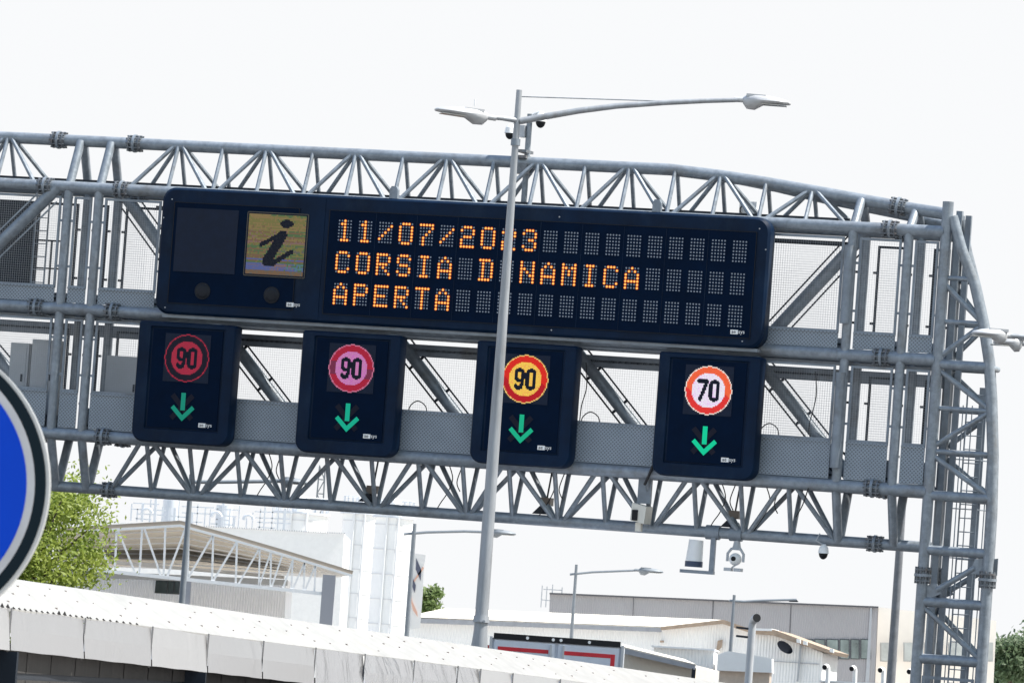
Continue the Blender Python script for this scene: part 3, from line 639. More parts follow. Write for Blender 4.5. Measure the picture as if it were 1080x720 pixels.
MB().tube((t0.x, 150, 0), (t0.x, 150, t0.z + .4), .15, .10, n=12).build('pole', mat('dark grey pole', (.16, .17, .19), .5, .2, var=.2), t)
MB().tube((t0.x, 150, 0), (t0.x, 150, .2), .3, n=12).build('base_plate', GALV2, t)
# the lamp reaching in from the right edge
YR = 97.; pr0 = at(1150, 372, YR); t = thing('street_lamp', 'street lamp whose pale lanterns reach in beside the right side of the gantry column', 'street lamp', (pr0.x, YR, 0), 'street lamps')
MB().tube((pr0.x, YR, 0), (pr0.x, YR, pr0.z + 1), .14, .06, n=12).build('pole', GP, t)
MB().path([at(1150, 362, YR), at(1110, 357, YR), at(1062, 354, YR)], .045, 10).build('arm', GP, t)
lamp_head('h', at(1062, 354, YR), (-1, -.1, 0), .66, .02, t)
MB().path([at(1150, 364, YR + 1.2), at(1110, 362, YR + 1.2), at(1078, 362, YR + 1.2)], .04, 10).build('arm', GP, t)
lamp_head('h', at(1078, 362, YR + 1.2), (-1, .1, 0), .54, .0, t)

# ------------------------------------------------------------------ blue round sign close on the left
YS = 26.; c = at(-109, 509, YS); rs = 161 / F_PX * YS
t = thing('round_road_sign', 'large round blue road sign with white ring and dark border at the left', 'road sign', (c.x, YS, 0))
def sdisc(name, r, y0, y1, m): MB().tube((c.x, YS + y0, c.z), (c.x, YS + y1, c.z), r, n=96).build(name, m, t)
sdisc('rim', rs, 0, .10, mat('grey aluminium rim', (.36, .37, .38), .5, .3))
sdisc('border', rs * .978, -.004, .0, mat('dark navy border', (.0015, .008, .014), .6, spec=.12))
sdisc('ring', rs * .905, -.008, -.0041, mat('grey white ring', (.34, .35, .38), .5, 0, var=.1))
sdisc('blue_face', rs * .852, -.012, -.0081, mat('blue reflective sheet', (.0, .038, .40), .6, 0, var=.05, scale=1, spec=.1))
MB().tube((c.x, YS + .16, 0), (c.x, YS + .16, c.z + rs * .6), .05, n=14).build('post', GALV, t)
b = MB(); b.box(c.x - .3, c.x + .3, YS + .1, YS + .13, c.z + .2, c.z + .26); b.box(c.x - .3, c.x + .3, YS + .1, YS + .13, c.z - .3, c.z - .24); b.build('bracket', GALV2, t, smooth=False)

# ------------------------------------------------------------------ the low roofed gallery in the foreground
ROOFW = mat('white roof sheet', (.29, .288, .286), .6, 0, var=.12, scale=3, dirt=((.30, .285, .27), 1.5, (1, 1, 1), .6))
def yg(px): return 62 + 24 * px / 500.
gal = thing('roofed_gallery', 'long low foreground gallery with white sheet roof and dented shiny metal fascia', 'gallery', Vector((at(0, 640, 62).x, 62, 0)))
ea = lambda px: Vector(at(px, 640.5 + (px + 0) * .130, yg(px)))
def eave(px): return at(px, 640 + .1285 * px, yg(px))
def ridge(px): return at(px, 608 + .1458 * px, yg(px) + 2.6)
xs = [-160, -70, 0, 60, 120, 180, 240, 300, 360, 420, 480, 540, 600, 680, 780]
b = MB()
for a, c2 in zip(xs, xs[1:]): b.prism([eave(a), eave(c2), ridge(c2), ridge(a)], (0, 0, -.03))
roof = b.build('roof', ROOFW, gal, smooth=False)
b = MB()
for px in range(-60, 760, 17):
    for k, tt in enumerate((.25, .5, .78)):
        if random.random() < .62: p = eave(px + k * 5).lerp(ridge(px + k * 5), tt + random.uniform(-.06, .06)); b.tube(p - Vector((0, 0, .01)), p + Vector((0, 0, .012)), .012 + .013 * random.random(), n=6)
b.build('roof_screw', mat('rusty screw heads', (.16, .13, .125), .8), roof)
for px in list(range(-40, 95, 6)) + list(range(95, 150, 7)):
    p = eave(px); h = .055 if px < 12 or 60 < px < 72 else .028
    b = MB(); b.prism([p + Vector((-.03, -.012, .0)), p + Vector((.03, -.012, 0)), p + Vector((0, -.012, h))], (0, .02, 0)); b.build('closure_tooth', mat('dark closure strip', (.05, .045, .045), .8), roof, smooth=False)
def fasc_mat(nm, col, ro, st, sc):
    m = mat(nm, col, ro, .75)
    t = m.node_tree; N = t.nodes; L = t.links; bs = N['Principled BSDF']; tc = N.new('ShaderNodeTexCoord')
    mp = N.new('ShaderNodeMapping'); mp.inputs['Scale'].default_value = (1, 1, .45); L.new(tc.outputs['Object'], mp.inputs[0])
    n = N.new('ShaderNodeTexNoise'); n.inputs['Scale'].default_value = sc; n.inputs['Detail'].default_value = 3; n.inputs['Distortion'].default_value = .9; L.new(mp.outputs[0], n.inputs['Vector'])
    bp = N.new('ShaderNodeBump'); bp.inputs['Strength'].default_value = st; bp.inputs['Distance'].default_value = .14; L.new(n.outputs[0], bp.inputs['Height']); L.new(bp.outputs[0], bs.inputs['Normal'])
    return m
FMS = [fasc_mat('bright bent metal', (.54, .535, .54), .3, .2, .8), fasc_mat('dull bent metal', (.46, .457, .468), .34, .25, .9), fasc_mat('crumpled shiny metal', (.47, .47, .485), .2, .5, 1.6)]
seps = [-150, -66, 11, 89, 160, 219, 277, 332, 384, 436, 482, 506, 540, 590, 640, 700]
fb = lambda px: at(px, 684 + .112 * px, yg(px) - .25)
for a, c2 in zip(seps, seps[1:]):
    j = random.uniform(-.12, .12); tl = random.uniform(-.09, .06); k = random.uniform(-.04, .04); b = MB(); n = 7
    P = []
    for i in range(n + 1):
        px = a + .6 + (c2 - a - 1.2) * i / n; T = eave(px); B = fb(px); bul = .03 * math.sin(math.pi * i / n)
        P.append([T + Vector((0, -.02, -.005)), T.lerp(B, .5) + Vector((0, -.05 - bul + tl + j * (i / n - .5), 0)), B + Vector((0, k * (i / n - .5), .004 * math.sin(i * 1.7))), B + Vector((0, .05, .0))])
    for i in range(n):
        for q3 in range(3): b.quad(P[i][q3], P[i + 1][q3], P[i + 1][q3 + 1], P[i][q3 + 1])
    f = b.build('fascia_panel', FMS[2] if 320 < a < 500 else FMS[int(a) % 2], gal)
    b = MB(); T = eave(c2); B = fb(c2); b.bar(T + Vector((.02, -.06, 0)), B + Vector((-.03, -.05, -.015)), .022, (0, 1, 0), .03); b.build('joint_strip', mat('dark joint', (.10, .10, .105), .6), f, smooth=False)
soff = MB()
for a, c2 in zip(xs, xs[1:]): soff.prism([fb(a) + Vector((0, .2, .03)), fb(c2) + Vector((0, .2, .03)), fb(c2) + Vector((0, 1.6, .05)), fb(a) + Vector((0, 1.6, .05))], (0, 0, .03))
soff.build('soffit', mat('brown soffit', (.14, .12, .10), .8, 0, var=.3), gal, smooth=False)
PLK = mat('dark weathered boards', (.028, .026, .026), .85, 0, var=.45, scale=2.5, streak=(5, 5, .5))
b = MB()
for a in range(-160, 640, 26):
    for z0, z1 in ((0, 2.62), (2.70, 3.35)):
        p0 = fb(a + .5); p1 = fb(a + 25.5); p0 = Vector((p0.x, p0.y + .9, 0)); p1 = Vector((p1.x, p1.y + .9, 0))
        hi = min(z1, fb(a).z + .08); lo = min(z0, hi - .05)
        b.prism([p0 + Vector((0, 0, lo)), p1 + Vector((0, 0, lo)), p1 + Vector((0, 0, hi)), p0 + Vector((0, 0, hi))], (0, .08, 0))
b.build('side_boards', PLK, gal, smooth=False)
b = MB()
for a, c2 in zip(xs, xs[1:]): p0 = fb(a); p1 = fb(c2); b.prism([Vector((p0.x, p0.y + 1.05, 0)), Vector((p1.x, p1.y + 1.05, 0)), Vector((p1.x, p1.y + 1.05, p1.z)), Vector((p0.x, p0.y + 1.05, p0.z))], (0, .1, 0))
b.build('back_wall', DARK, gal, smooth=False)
for px, wd in ((-2, .34), (197, .45), (360, .45)):
    p = fb(px); b = MB(); b.box(p.x - wd / 2, p.x + wd / 2, p.y + .62, p.y + .85, 0, p.z - .02); b.build('column', mat('dark navy column', (.006, .011, .02), .6, spec=.15), gal, smooth=False)

# ------------------------------------------------------------------ background buildings
class Face:                                                   # an upright plane through two places in the world
    def __init__(s, A, YA, Bp, YB):
        a = at(A, 600, YA); b2 = at(Bp, 600, YB); s.o = Vector((a.x, a.y, 0)); s.d = Vector((b2.x - a.x, b2.y - a.y, 0)).normalized(); s.n = Vector((-s.d.y, s.d.x, 0))
        if s.n.y < 0: s.n = -s.n
    def P(s, px, py, off=0.): d = ray(px, py); t = (s.o + s.n * off - CAM).dot(s.n) / d.dot(s.n); return CAM + d * t
    def G(s, px, z=0., off=0.): p = s.P(px, 700, off); return Vector((p.x, p.y, z))
    def prism(s, b, pts, depth, off=0.): return b.prism([s.P(x, y, off) if y is not None else s.G(x, 0, off) for x, y in pts], s.n * depth)
def corrug(name, col, sc=8, var=.06, rough=.6):
    m = mat(name, col, rough, 0, var=var, scale=.6); t = m.node_tree; N = t.nodes; L = t.links; tc = N.new('ShaderNodeTexCoord')
    wv = N.new('ShaderNodeTexWave'); wv.inputs['Scale'].default_value = sc; L.new(tc.outputs['Object'], wv.inputs['Vector'])
    bp = N.new('ShaderNodeBump'); bp.inputs['Strength'].default_value = .4; bp.inputs['Distance'].default_value = .04; L.new(wv.outputs[1], bp.inputs['Height']); L.new(bp.outputs[0], N['Principled BSDF'].inputs['Normal'])
    return m
WGREY = corrug('grey cladding', (.37, .36, .375), 3)
WCREAM = mat('cream render', (.80, .75, .69), .8, 0, var=.06, scale=.4)
WWHITE = corrug('white cladding', (.84, .84, .84), 3)
ROOFC = mat('pale roof tiles', (.72, .66, .58), .8, 0, var=.08, scale=1)
BROWN = mat('brown roof edge', (.38, .29, .22), .8, 0, var=.2)
CURT = mat('curtain behind glass', (.20, .24, .23), .3, 0, var=.45, scale=1.2, spec=.6)
WF = mat('dark window frame', (.06, .07, .08), .5)
def building(name, label, cat, f, px): return thing(name, label, cat, f.G(px))
def windows(f, t, spans, y0, y1, fm=WF, gm2=CURT):
    for (xa, xb) in spans:
        sl = (f.P(xb, y0) - f.P(xa, y0)).z; b = MB(); dy = (xb - xa) * .035
        f.prism(b, [(xa, y1), (xb, y1 + dy), (xb, y0 + dy), (xa, y0)], .06, -.06); o = b.build('window', fm, t, smooth=False)
        b = MB(); f.prism(b, [(xa + .9, y1 - .9), (xb - .9, y1 + dy - .9), (xb - .9, y0 + dy + .9), (xa + .9, y0 + .9)], .02, -.085); b.build('pane', gm2, o, smooth=False)
fg = Face(580, 256, 926, 255)
t = building('grey_warehouse', 'big grey clad industrial building with a row of dark windows, behind the low white ones', 'building', fg, 750)
b = MB(); fg.prism(b, [(580, None), (926, None), (926, 639.5), (580, 625)], 20); b.build('wall', WGREY, t, smooth=False)
b = MB(); fg.prism(b, [(579.5, 626.2), (926.5, 640.7), (926.5, 639), (579.5, 624.5)], 20.3, -.15); b.build('parapet', mat('dark coping', (.10, .10, .11), .6), t, smooth=False)
b = MB(); fg.prism(b, [(914, None), (920, None), (920, 638.6), (918, 638.5)], .1, -.1); b.build('downpipe', GREYP, t, smooth=False)
b = MB()
for x in (668, 752, 834): fg.prism(b, [(x, None), (x + .6, None), (x + .6, 626.5 + (x - 580) * .0419), (x, 626.5 + (x - 580) * .0419)], .03, -.03)
b.build('panel_joint', mat('dark coping', (.10, .10, .11), .6), t, smooth=False)
windows(fg, t, [(846, 858), (859, 870.5), (871.5, 884.5), (885.5, 896), (897, 906.5), (907.5, 918)], 673.2, 694.5)
b = MB(); fg.prism(b, [(832, 633.8), (842, 634), (840, 631.6), (834, 631.4)], 1.2, 2); b.build('roof_vent', DARK, t, smooth=False)
b = MB()
for x, y0, y1 in ((572, 617, 640), (577, 618, 640), (593, 619, 625.5), (583, 616, 625)): b.bar(fg.P(x, y0), fg.P(x - (y1 - y0) * .07, y1), .05)
for y, x0, x1 in ((621, 573, 593), (632, 571, 580)): b.bar(fg.P(x0, y), fg.P(x1, y + 1), .04)
b.build('aerial', GREYP, t)
fc = Face(926, 257, 1051, 258)
t = building('cream_building', 'cream rendered building with pale windows behind the gantry column', 'building', fc, 980)
b = MB(); fc.prism(b, [(926.5, None), (1051, None), (1051, 654), (926.5, 639.8)], 14, .4); b.build('wall', WCREAM, t, smooth=False)
PALE = mat('pale net curtain', (.42, .44, .43), .4, 0, var=.25, scale=1)
windows(fc, t, [(928.5, 946), (953, 968), (975, 990), (1000, 1016), (1040, 1047.5)], 676.8, 697, mat('pale frame', (.45, .45, .44), .6), PALE)
# long low white warehouse
fw = Face(430, 208, 698, 206)
t = building('white_warehouse', 'long low white warehouse with a pale shallow roof and grey gutter', 'building', fw, 560)
b = MB(); fw.prism(b, [(430, None), (698, None), (698, 664.5), (430, 653)], 9); b.build('wall', WWHITE, t, smooth=False)
b = MB(); fw.prism(b, [(428, 656), (699, 666), (699, 660.5), (428, 650)], .35, -.35); b.build('gutter', mat('grey gutter', (.33, .34, .37), .5, 0, var=.12), t, smooth=False)
b = MB()
A = [fw.P(427, 649.8, -.35), fw.P(699, 660.3, -.35), fw.P(763, 653.3, 7.5), fw.P(470, 640.8, 7.5)]
b.prism(A, (0, 0, -.05)); b.build('roof', ROOFC, t, smooth=False)
fe = Face(698, 205.5, 880, 205)
b = MB(); fe.prism(b, [(698, None), (826, None), (826, 677), (762, 655.5), (698, 662)], 8, .05); b.build('gable_wall', WWHITE, t, smooth=False)
b = MB(); fe.prism(b, [(697, 664), (762, 657.3), (828, 679), (829, 675.5), (763, 653), (697, 660.5)], 8.4, -.3); b.build('gable_roof', BROWN, t, smooth=False)
b = MB(); fe.prism(b, [(757, 675), (762, 674), (761, 682), (755, 687)], .3, -.3); fe.prism(b, [(696, 675), (700, 675), (700, 677), (696, 677)], .2, -.2); b.build('wall_lamp', BROWN, t, smooth=False)
fh = Face(795, 186, 880, 185.6)
t = building('white_house', 'small white building with a brown edged roof beneath the grey building windows', 'building', fh, 840)
b = MB(); fh.prism(b, [(797, None), (868, None), (868, 688), (815, 667), (797, 666)], 7); b.build('wall', WWHITE, t, smooth=False)
b = MB(); fh.prism(b, [(794, 668), (815, 669.5), (877, 690), (879, 686.5), (816, 663.5), (795, 663)], 7.5, -.3); b.build('roof', BROWN, t, smooth=False)
b = MB(); fh.prism(b, [(795, 664.5), (814, 665), (814, 662.5), (795, 662)], 3, -.35); b.build('skylight', WHITEP, t, smooth=False)
b = MB()
for p in ((840, 674), (847, 676), (875, 684)): fh.prism(b, [(p[0], p[1] + 3), (p[0] + 4, p[1] + 4), (p[0] + 4, p[1]), (p[0], p[1] - 1)], .3, -.6)
b.build('eave_lamp', WHITEP, t, smooth=False)
b = MB(); fh.prism(b, [(816, 696.5), (864, 699.5), (864, 700.2), (816, 697.2)], .05, -.05); b.bar(fh.P(845, 676, -.1), fh.P(841, 718, -.1), .07); b.build('wall_conduit', GREYP, t, smooth=False)
p = fh.P(828, 682, -.5); q3 = thing('satellite_dish', 'dark grey oval satellite dish on the corner of the small white building', 'satellite dish', p)
b = MB(); dn = Vector((.55, -.75, .38)).normalized(); ax = dn.cross(Vector((0, 0, 1))).normalized(); ay = ax.cross(dn)
b.rings([[p + dn * (-.04 * (1 - r * r)) + ((ax + ay * .45) * math.cos(a) * .31 + (ay - ax * .45) * math.sin(a) * .19) * max(r, .02) + dn * o2 for a in [2 * math.pi * k / 20 for k in range(20)]] for r, o2 in ((.02, 0), (.5, 0), (1, 0), (1, -.015), (.5, -.02), (.02, -.02))]); b.build('dish', mat('dark dish', (.012, .014, .019), .9, spec=.0), q3)
b = MB(); b.bar(p - dn * .08, p + fh.n * .5 - Vector((.2, 0, .1)), .06); b.build('bracket', GREYP, q3)
def pipe(pts, r, Y, label, opening, name, cat, group=None, m=None):
    P = [at(p[0], p[1], Y - (p[2] if len(p) > 2 else 0)) for p in pts]; t = thing(name, label, cat, (P[0].x, Y, 0), group)
    P = [Vector((P[0].x, Y, 0))] + P
    MB().path(P, r, 12).build('pipe', m or GREYP, t)
    d = (P[-1] - P[-2]).normalized(); MB().tube(P[-1] - d * .02, P[-1] + d * .06, r * 1.12, n=14).build('hood', m or GREYP, t)
    MB().tube(P[-1] + d * .061, P[-1] + d * .065, r * 1.1, n=14).build('opening', BLACKP, t)
    return t
t = pipe([(790.5, 700), (793.2, 662), (793.6, 657.5), (794.4, 654.5, .03), (795.6, 652.6, .12), (797.4, 651.6, .25)], .11, 150, 'tall pale flue pipe with a bent top and dark mouth beside the white gable', None, 'flue_pipe', 'chimney')
b = MB()
for y in (663, 672): a = at(793, y, 150); b.bar(a, a + Vector((-.45, 0, .02)), .06)
b.build('bracket', DARK, t)
for k, (x, lab) in enumerate(((873, 'white curved vent pipe beneath the dark windows, beside the small white building'), (901.5, 'white curved vent pipe with a dark mouth in front of the grey wall'), (931.5, 'white curved vent pipe with a dark mouth in front of the cream building corner'), (962, 'white curved vent pipe just right of the dark mast'))):
    y = 702.5 + k * 1.6
    pipe([(x, y + 12), (x + .3, y + 3), (x + .1, y + 1), (x - .5, y - .3, .03), (x - 1.4, y - .6, .1), (x - 2.6, y + .2, .2)], .068, 158, lab, None, 'vent_pipe', 'vent pipe', 'curved roof vent pipes', WHITEP)
fl2 = Face(690, 162, 940, 161.5)
t = building('low_annex', 'low flat white annex in front of the gabled warehouse at the bottom edge', 'building', fl2, 730)
b = MB(); fl2.prism(b, [(688, None), (756, None), (753, 684), (690, 680)], 5); b.build('wall', WWHITE, t, smooth=False)
b = MB(); fl2.prism(b, [(687, 682), (754, 685.7), (754, 684), (687, 680)], 5.3, -.15); b.build('roof', WHITEP, t, smooth=False)
t = building('flat_shed', 'flat white shed with a tan lower wall under the flue pipe', 'building', fl2, 790)
b = MB(); fl2.prism(b, [(758, None), (812, None), (812, 708), (759, 706)], 4, -1.5); b.build('wall', mat('tan wall', (.50, .42, .36), .8, 0, var=.1), t, smooth=False)
b = MB(); fl2.prism(b, [(756, 706.5), (814, 709), (814, 694), (768, 686), (757, 690)], 4.3, -1.7); b.build('roof', WHITEP, t, smooth=False)
t = building('vent_building', 'flat white building carrying the curved vent pipes at the bottom edge', 'building', fl2, 900)
b = MB(); fl2.prism(b, [(866, None), (980, None), (980, 722), (866, 717)], 4, -2.5); b.build('wall', WWHITE, t, smooth=False)
b = MB(); fl2.prism(b, [(864, 718.4), (982, 723.6), (982, 722), (864, 716.8)], 4.4, -2.7); b.build('roof', WHITEP, t, smooth=False)
# ribbed tan shed right of the lorry
fs = Face(655, 136, 735, 135.7)
t = building('ribbed_shed', 'small tan ribbed shed with a sloping grey edged roof right of the lorry', 'building', fs, 690)
b = MB(); fs.prism(b, [(657, None), (731, None), (731, 704), (659, 686)], 6); b.build('wall', corrug('tan ribbed wall', (.66, .60, .52), 9), t, smooth=False)
b = MB(); fs.prism(b, [(659, 689), (733, 705.8), (733, 700.5), (659, 682.5)], .2, -.3); b.build('gutter', mat('grey gutter', (.33, .34, .37), .5), t, smooth=False)
b = MB(); b.prism([fs.P(656, 681, -.3), fs.P(734, 700, -.3), fs.P(722, 694.5, 6), fs.P(656, 678.5, 6)], (0, 0, -.04)); b.build('roof', ROOFC, t, smooth=False)
b = MB(); b.bar(fs.P(732, 704, -.25), fs.P(731, 715, -.2), .1); b.build('downpipe', DARK, t)
# lorry
YT = 100.
A0 = at(519.5, 672, YT); B0 = at(655.5, 681, YT); wl = B0.x - A0.x; zt2 = 3.98
lor = thing('lorry', 'white box lorry seen from behind, red stripes edging its rear doors', 'lorry', ((A0.x + B0.x) / 2, YT, 0))
lx, rx2 = A0.x, B0.x; zt2 = (A0.z + B0.z) / 2
TW = mat('white lorry body', (.62, .66, .74), .45, 0, var=.05)
b = MB(); b.box(lx, rx2, YT + .05, YT + 11, 1.1, zt2); b.build('body', TW, lor, smooth=False)
b = MB(); b.box(lx + .02, rx2 - .02, YT, YT + .05, zt2 - .02, zt2 + .09); b.build('top_bar', BLACKP, lor, smooth=False)
for s in (0, 1):
    x0 = lx + .04 if s == 0 else (lx + rx2) / 2 + .03; x1 = (lx + rx2) / 2 - .03 if s == 0 else rx2 - .04
    b = MB(); b.box(x0, x1, YT + .01, YT + .048, 1.15, zt2 - .04); dr = b.build('door', TW, lor, smooth=False)
    b = MB(); tz = zt2 - .16; ox = x0 + .07 if s == 0 else x1 - .15
    b.box(ox, ox + .08, YT + .004, YT + .0095, 1.3, tz); b.box(ox + .081 if s == 0 else x0 + .12, x1 - .12 if s == 0 else ox - .001, YT + .004, YT + .0095, tz - .075, tz)
    b.build('reflective_stripe', mat('red reflective tape', (.50, .01, .025), .4), dr, smooth=False)
    b = MB(); hx = x1 - .12 if s == 0 else x0 + .06; b.bar((hx + .04, YT - .01, 1.2), (hx + .04, YT - .01, zt2 - .06), .035); b.build('lock_rod', GREYP, dr)
    b = MB(); ex = lx - .05 if s == 0 else rx2; b.box(ex, ex + .05, YT, YT + .06, 1.1, zt2 + .02); b.build('side_frame', GREYP, lor, smooth=False)
    for px in ((.27, .47) if s == 0 else (.53, .75)):
        b = MB(); mx = lx + (rx2 - lx) * px; b.tube((mx, YT - .02, zt2 + .035), (mx, YT, zt2 + .035), .03, n=10); b.build('marker_lamp', WHITEP, lor)
    for yw in (1.6, 2.9, 9.6):
        b = MB(); wx = lx + .2 if s == 0 else rx2 - .2; b.tube((wx - .15, YT + yw, .5), (wx + .15, YT + yw, .5), .5, n=24); wh = b.build('wheel', BLACKP, lor)
        b = MB(); sx = -.16 if s == 0 else .16; b.tube((wx + sx, YT + yw, .5), (wx + sx * .9, YT + yw, .5), .28, n=20); b.build('rim', GREYP, wh)
    b = MB(); ex = lx + .1 if s == 0 else rx2 - .4; b.box(ex, ex + .3, YT - .02, YT + .04, .85, 1.0); b.build('tail_lamp', mat('red lens', (.4, .01, .01), .3), lor, smooth=False)
b = MB(); b.box(lx + .1, rx2 - .1, YT, YT + .12, .5, .65); b.build('bumper', BLACKP, lor, smooth=False)
b = MB(); b.box(lx + .5, rx2 - .5, YT + .2, YT + 13, .7, 1.09); b.build('chassis', BLACKP, lor, smooth=False)
b = MB(); b.box(lx + .05, rx2 - .05, YT + 11.5, YT + 13.6, .8, 3.2); b.build('cab', TW, lor, smooth=False)
b = MB(); b.box(lx - .16, lx - .051, YT + .02, YT + .2, zt2 - .45, zt2 - .15); b.build('side_marker', mat('red lens', (.4, .01, .01), .3), lor, smooth=False)
# left: open lattice shed
SH = mat('white painted lattice', (.80, .81, .83), .5, 0, var=.06)
TAN = mat('tan underside sheet', (.56, .50, .42), .8, 0, var=.15, scale=.5)
YA, YB = 150., 166.
shed = thing('open_shed', 'open shed with tan roof underside and white lattice girders beside the green tree', 'shed', Vector((at(200, 640, YA).x, YA, 0)))
FE = [(60, 559), (107, 556), (190, 551), (240, 564.5), (300, 582), (372, 604)]
BE = [(60, 594), (107, 596), (190, 599), (240, 601), (300, 604.5), (352, 607)]
b = MB()
for k in range(5):
    b.prism([at(*FE[k], YA), at(*FE[k + 1], YA), at(*BE[k + 1], YB), at(*BE[k], YB)], (0, 0, .06))
b.build('roof', TAN, shed, smooth=False)
for t_ in (.12, .25, .38, .5, .62, .74, .86, .97):
    b = MB()
    for k in range(5):
        p0 = at(*FE[k], YA).lerp(at(*BE[k], YB), t_); p1 = at(*FE[k + 1], YA).lerp(at(*BE[k + 1], YB), t_); b.bar(p0 - Vector((0, 0, .05)), p1 - Vector((0, 0, .05)), .045)
    b.build('purlin', SH, shed, smooth=False)
b = MB()
for k in range(5): b.bar(at(FE[k][0], FE[k][1] + 3, YA - .1), at(FE[k + 1][0], FE[k + 1][1] + 3, YA - .1), .07)
b.build('roof_edge', SH, shed, smooth=False)
b = MB()
for k in range(5): b.bar(at(FE[k][0], FE[k][1] - .5, YA - .05), at(FE[k + 1][0], FE[k + 1][1] - .5, YA - .05), .09, wy=.1)
b.build('verge', mat('brown grey verge', (.34, .29, .24), .8), shed, smooth=False)
chd = lambda x: 598.5 + (x - 80) * .1045
tp = lambda x: next(a[1] + (c4[1] - a[1]) * (x - a[0]) / (c4[0] - a[0]) for a, c4 in zip(FE, FE[1:]) if a[0] <= x <= c4[0]) + 3
b = MB(); b.bar(at(60, chd(60), YA - .1), at(342, chd(342), YA - .1), .10); b.build('bottom_chord', SH, shed, smooth=False)
b = MB(); b.bar(at(60, chd(60) - 9, YA + 8), at(300, chd(300) - 13, YA + 8), .10); b.build('bottom_chord', SH, shed, smooth=False)
for xt, xb in ((100, 117), (123, 121), (124, 143), (150, 147), (152, 170), (174.5, 172.5), (196, 176), (199, 198), (225, 197.5), (225, 223.5), (250, 224), (250, 248.5), (274, 251), (274, 273), (286, 273), (286, 285), (298, 286), (309, 307), (309.5, 298), (321.5, 320), (322, 308), (333, 331.5), (333, 321)):
    MB().bar(at(xt, tp(xt), YA - .1), at(xb, chd(xb), YA - .1), .058 if xt < 260 else .05).build('lattice_bar', SH, shed, smooth=False)
f4 = Face(60, 158, 302, 158)
b = MB(); f4.prism(b, [(60, None), (300, None), (302, 611), (60, 600)], 5); b.build('wall', corrug('pale grey wall', (.80, .825, .88), 4), shed, smooth=False)
b = MB(); f4.prism(b, [(60, 607), (303, 617), (303, 611), (60, 600)], .3, -.3); b.build('wall_band', GREYP, shed, smooth=False)
b = MB(); f4.prism(b, [(163, 625), (189, 626.5), (190, 612.5), (164.5, 611)], .05, -.05); wn = b.build('window', WF, shed, smooth=False)
b = MB()
for x0, x1 in ((164, 175.5), (177, 182.5), (184, 188.5)): f4.prism(b, [(x0, 624.6), (x1, 625), (x1 + .8, 612.6), (x0 + .8, 612.2)], .03, -.08)
b.build('pane', GLASS, wn, smooth=False)
for xt, xb, yt, yb, wd in ((347, 343, 606, 662, .18), (197, 193, 610, 645, .13)):
    p = at((xt + xb) / 2, 640, YA); MB().box(p.x - wd, p.x + wd, YA - wd, YA + wd, 0, at(xt, yt, YA).z).build('column', mat('grey column', (.30, .31, .35), .6), shed, smooth=False)
f5 = Face(120, 177, 363, 177)
t = building('white_hall', 'tall plain white hall with a dotted roof edge behind the open shed', 'building', f5, 300)
b = MB(); f5.prism(b, [(80, None), (358, None), (363, 562.5), (80, 548)], 8); b.build('wall', mat('bright white wall', (.88, .87, .86), .7, 0, var=.04), t, smooth=False)
b = MB()
for i in range(60): x = 215 + i * 2.5; y = 548 + (x - 80) * .0512; f5.prism(b, [(x, y + .2), (x + 1.1, y + .25), (x + 1.1, y - 1.0), (x, y - 1.05)], .3, -.05)
b.build('roof_edge', GREYP, t, smooth=False)
# plant on the roof behind
t = thing('pipe_rack', 'tangle of thin grey railings and pipes on the roof behind the open shed', 'pipe rack', Vector((at(220, 560, 190).x, 190, at(220, 552, 190).z)))
PIPE = mat('pale pipework', (.62, .65, .70), .6, .2)
b = MB(); rnd = random.Random(11)
for i in range(26):
    x = 138 + i * 6.4 + rnd.uniform(-2, 2); y1 = 549 + (x - 138) * .06; y0 = 522 + rnd.uniform(0, 16) + (x - 138) * .07; b.bar(at(x + (y1 - y0) * .07, y0, 190), at(x, y1, 190), rnd.choice([.04, .05, .09]))
for y in (530, 536.5, 541, 546):
    for k in range(4): xa = 138 + 42 * k + rnd.uniform(0, 12); b.bar(at(xa, y + (xa - 138) * .07, 190), at(xa + rnd.uniform(15, 40), y + 1.5 + (xa - 138) * .07, 190), .04)
b.build('railing', PIPE, t)
for x, y in ((155, 541), (228, 545), (262, 548)): MB().path([at(x + 5 * math.cos(a), y - 5 * math.sin(a), 189.5) for a in [math.pi * k / 8 for k in range(9)]], .06, 6).build('pipe', PIPE, t)
for x, y in ((180, 540), (236, 546)): p = at(x, y, 191); MB().tube(p - Vector((0, 0, .5)), p + Vector((0, 0, .45)), .3, n=12).build('vessel', PIPE, t)
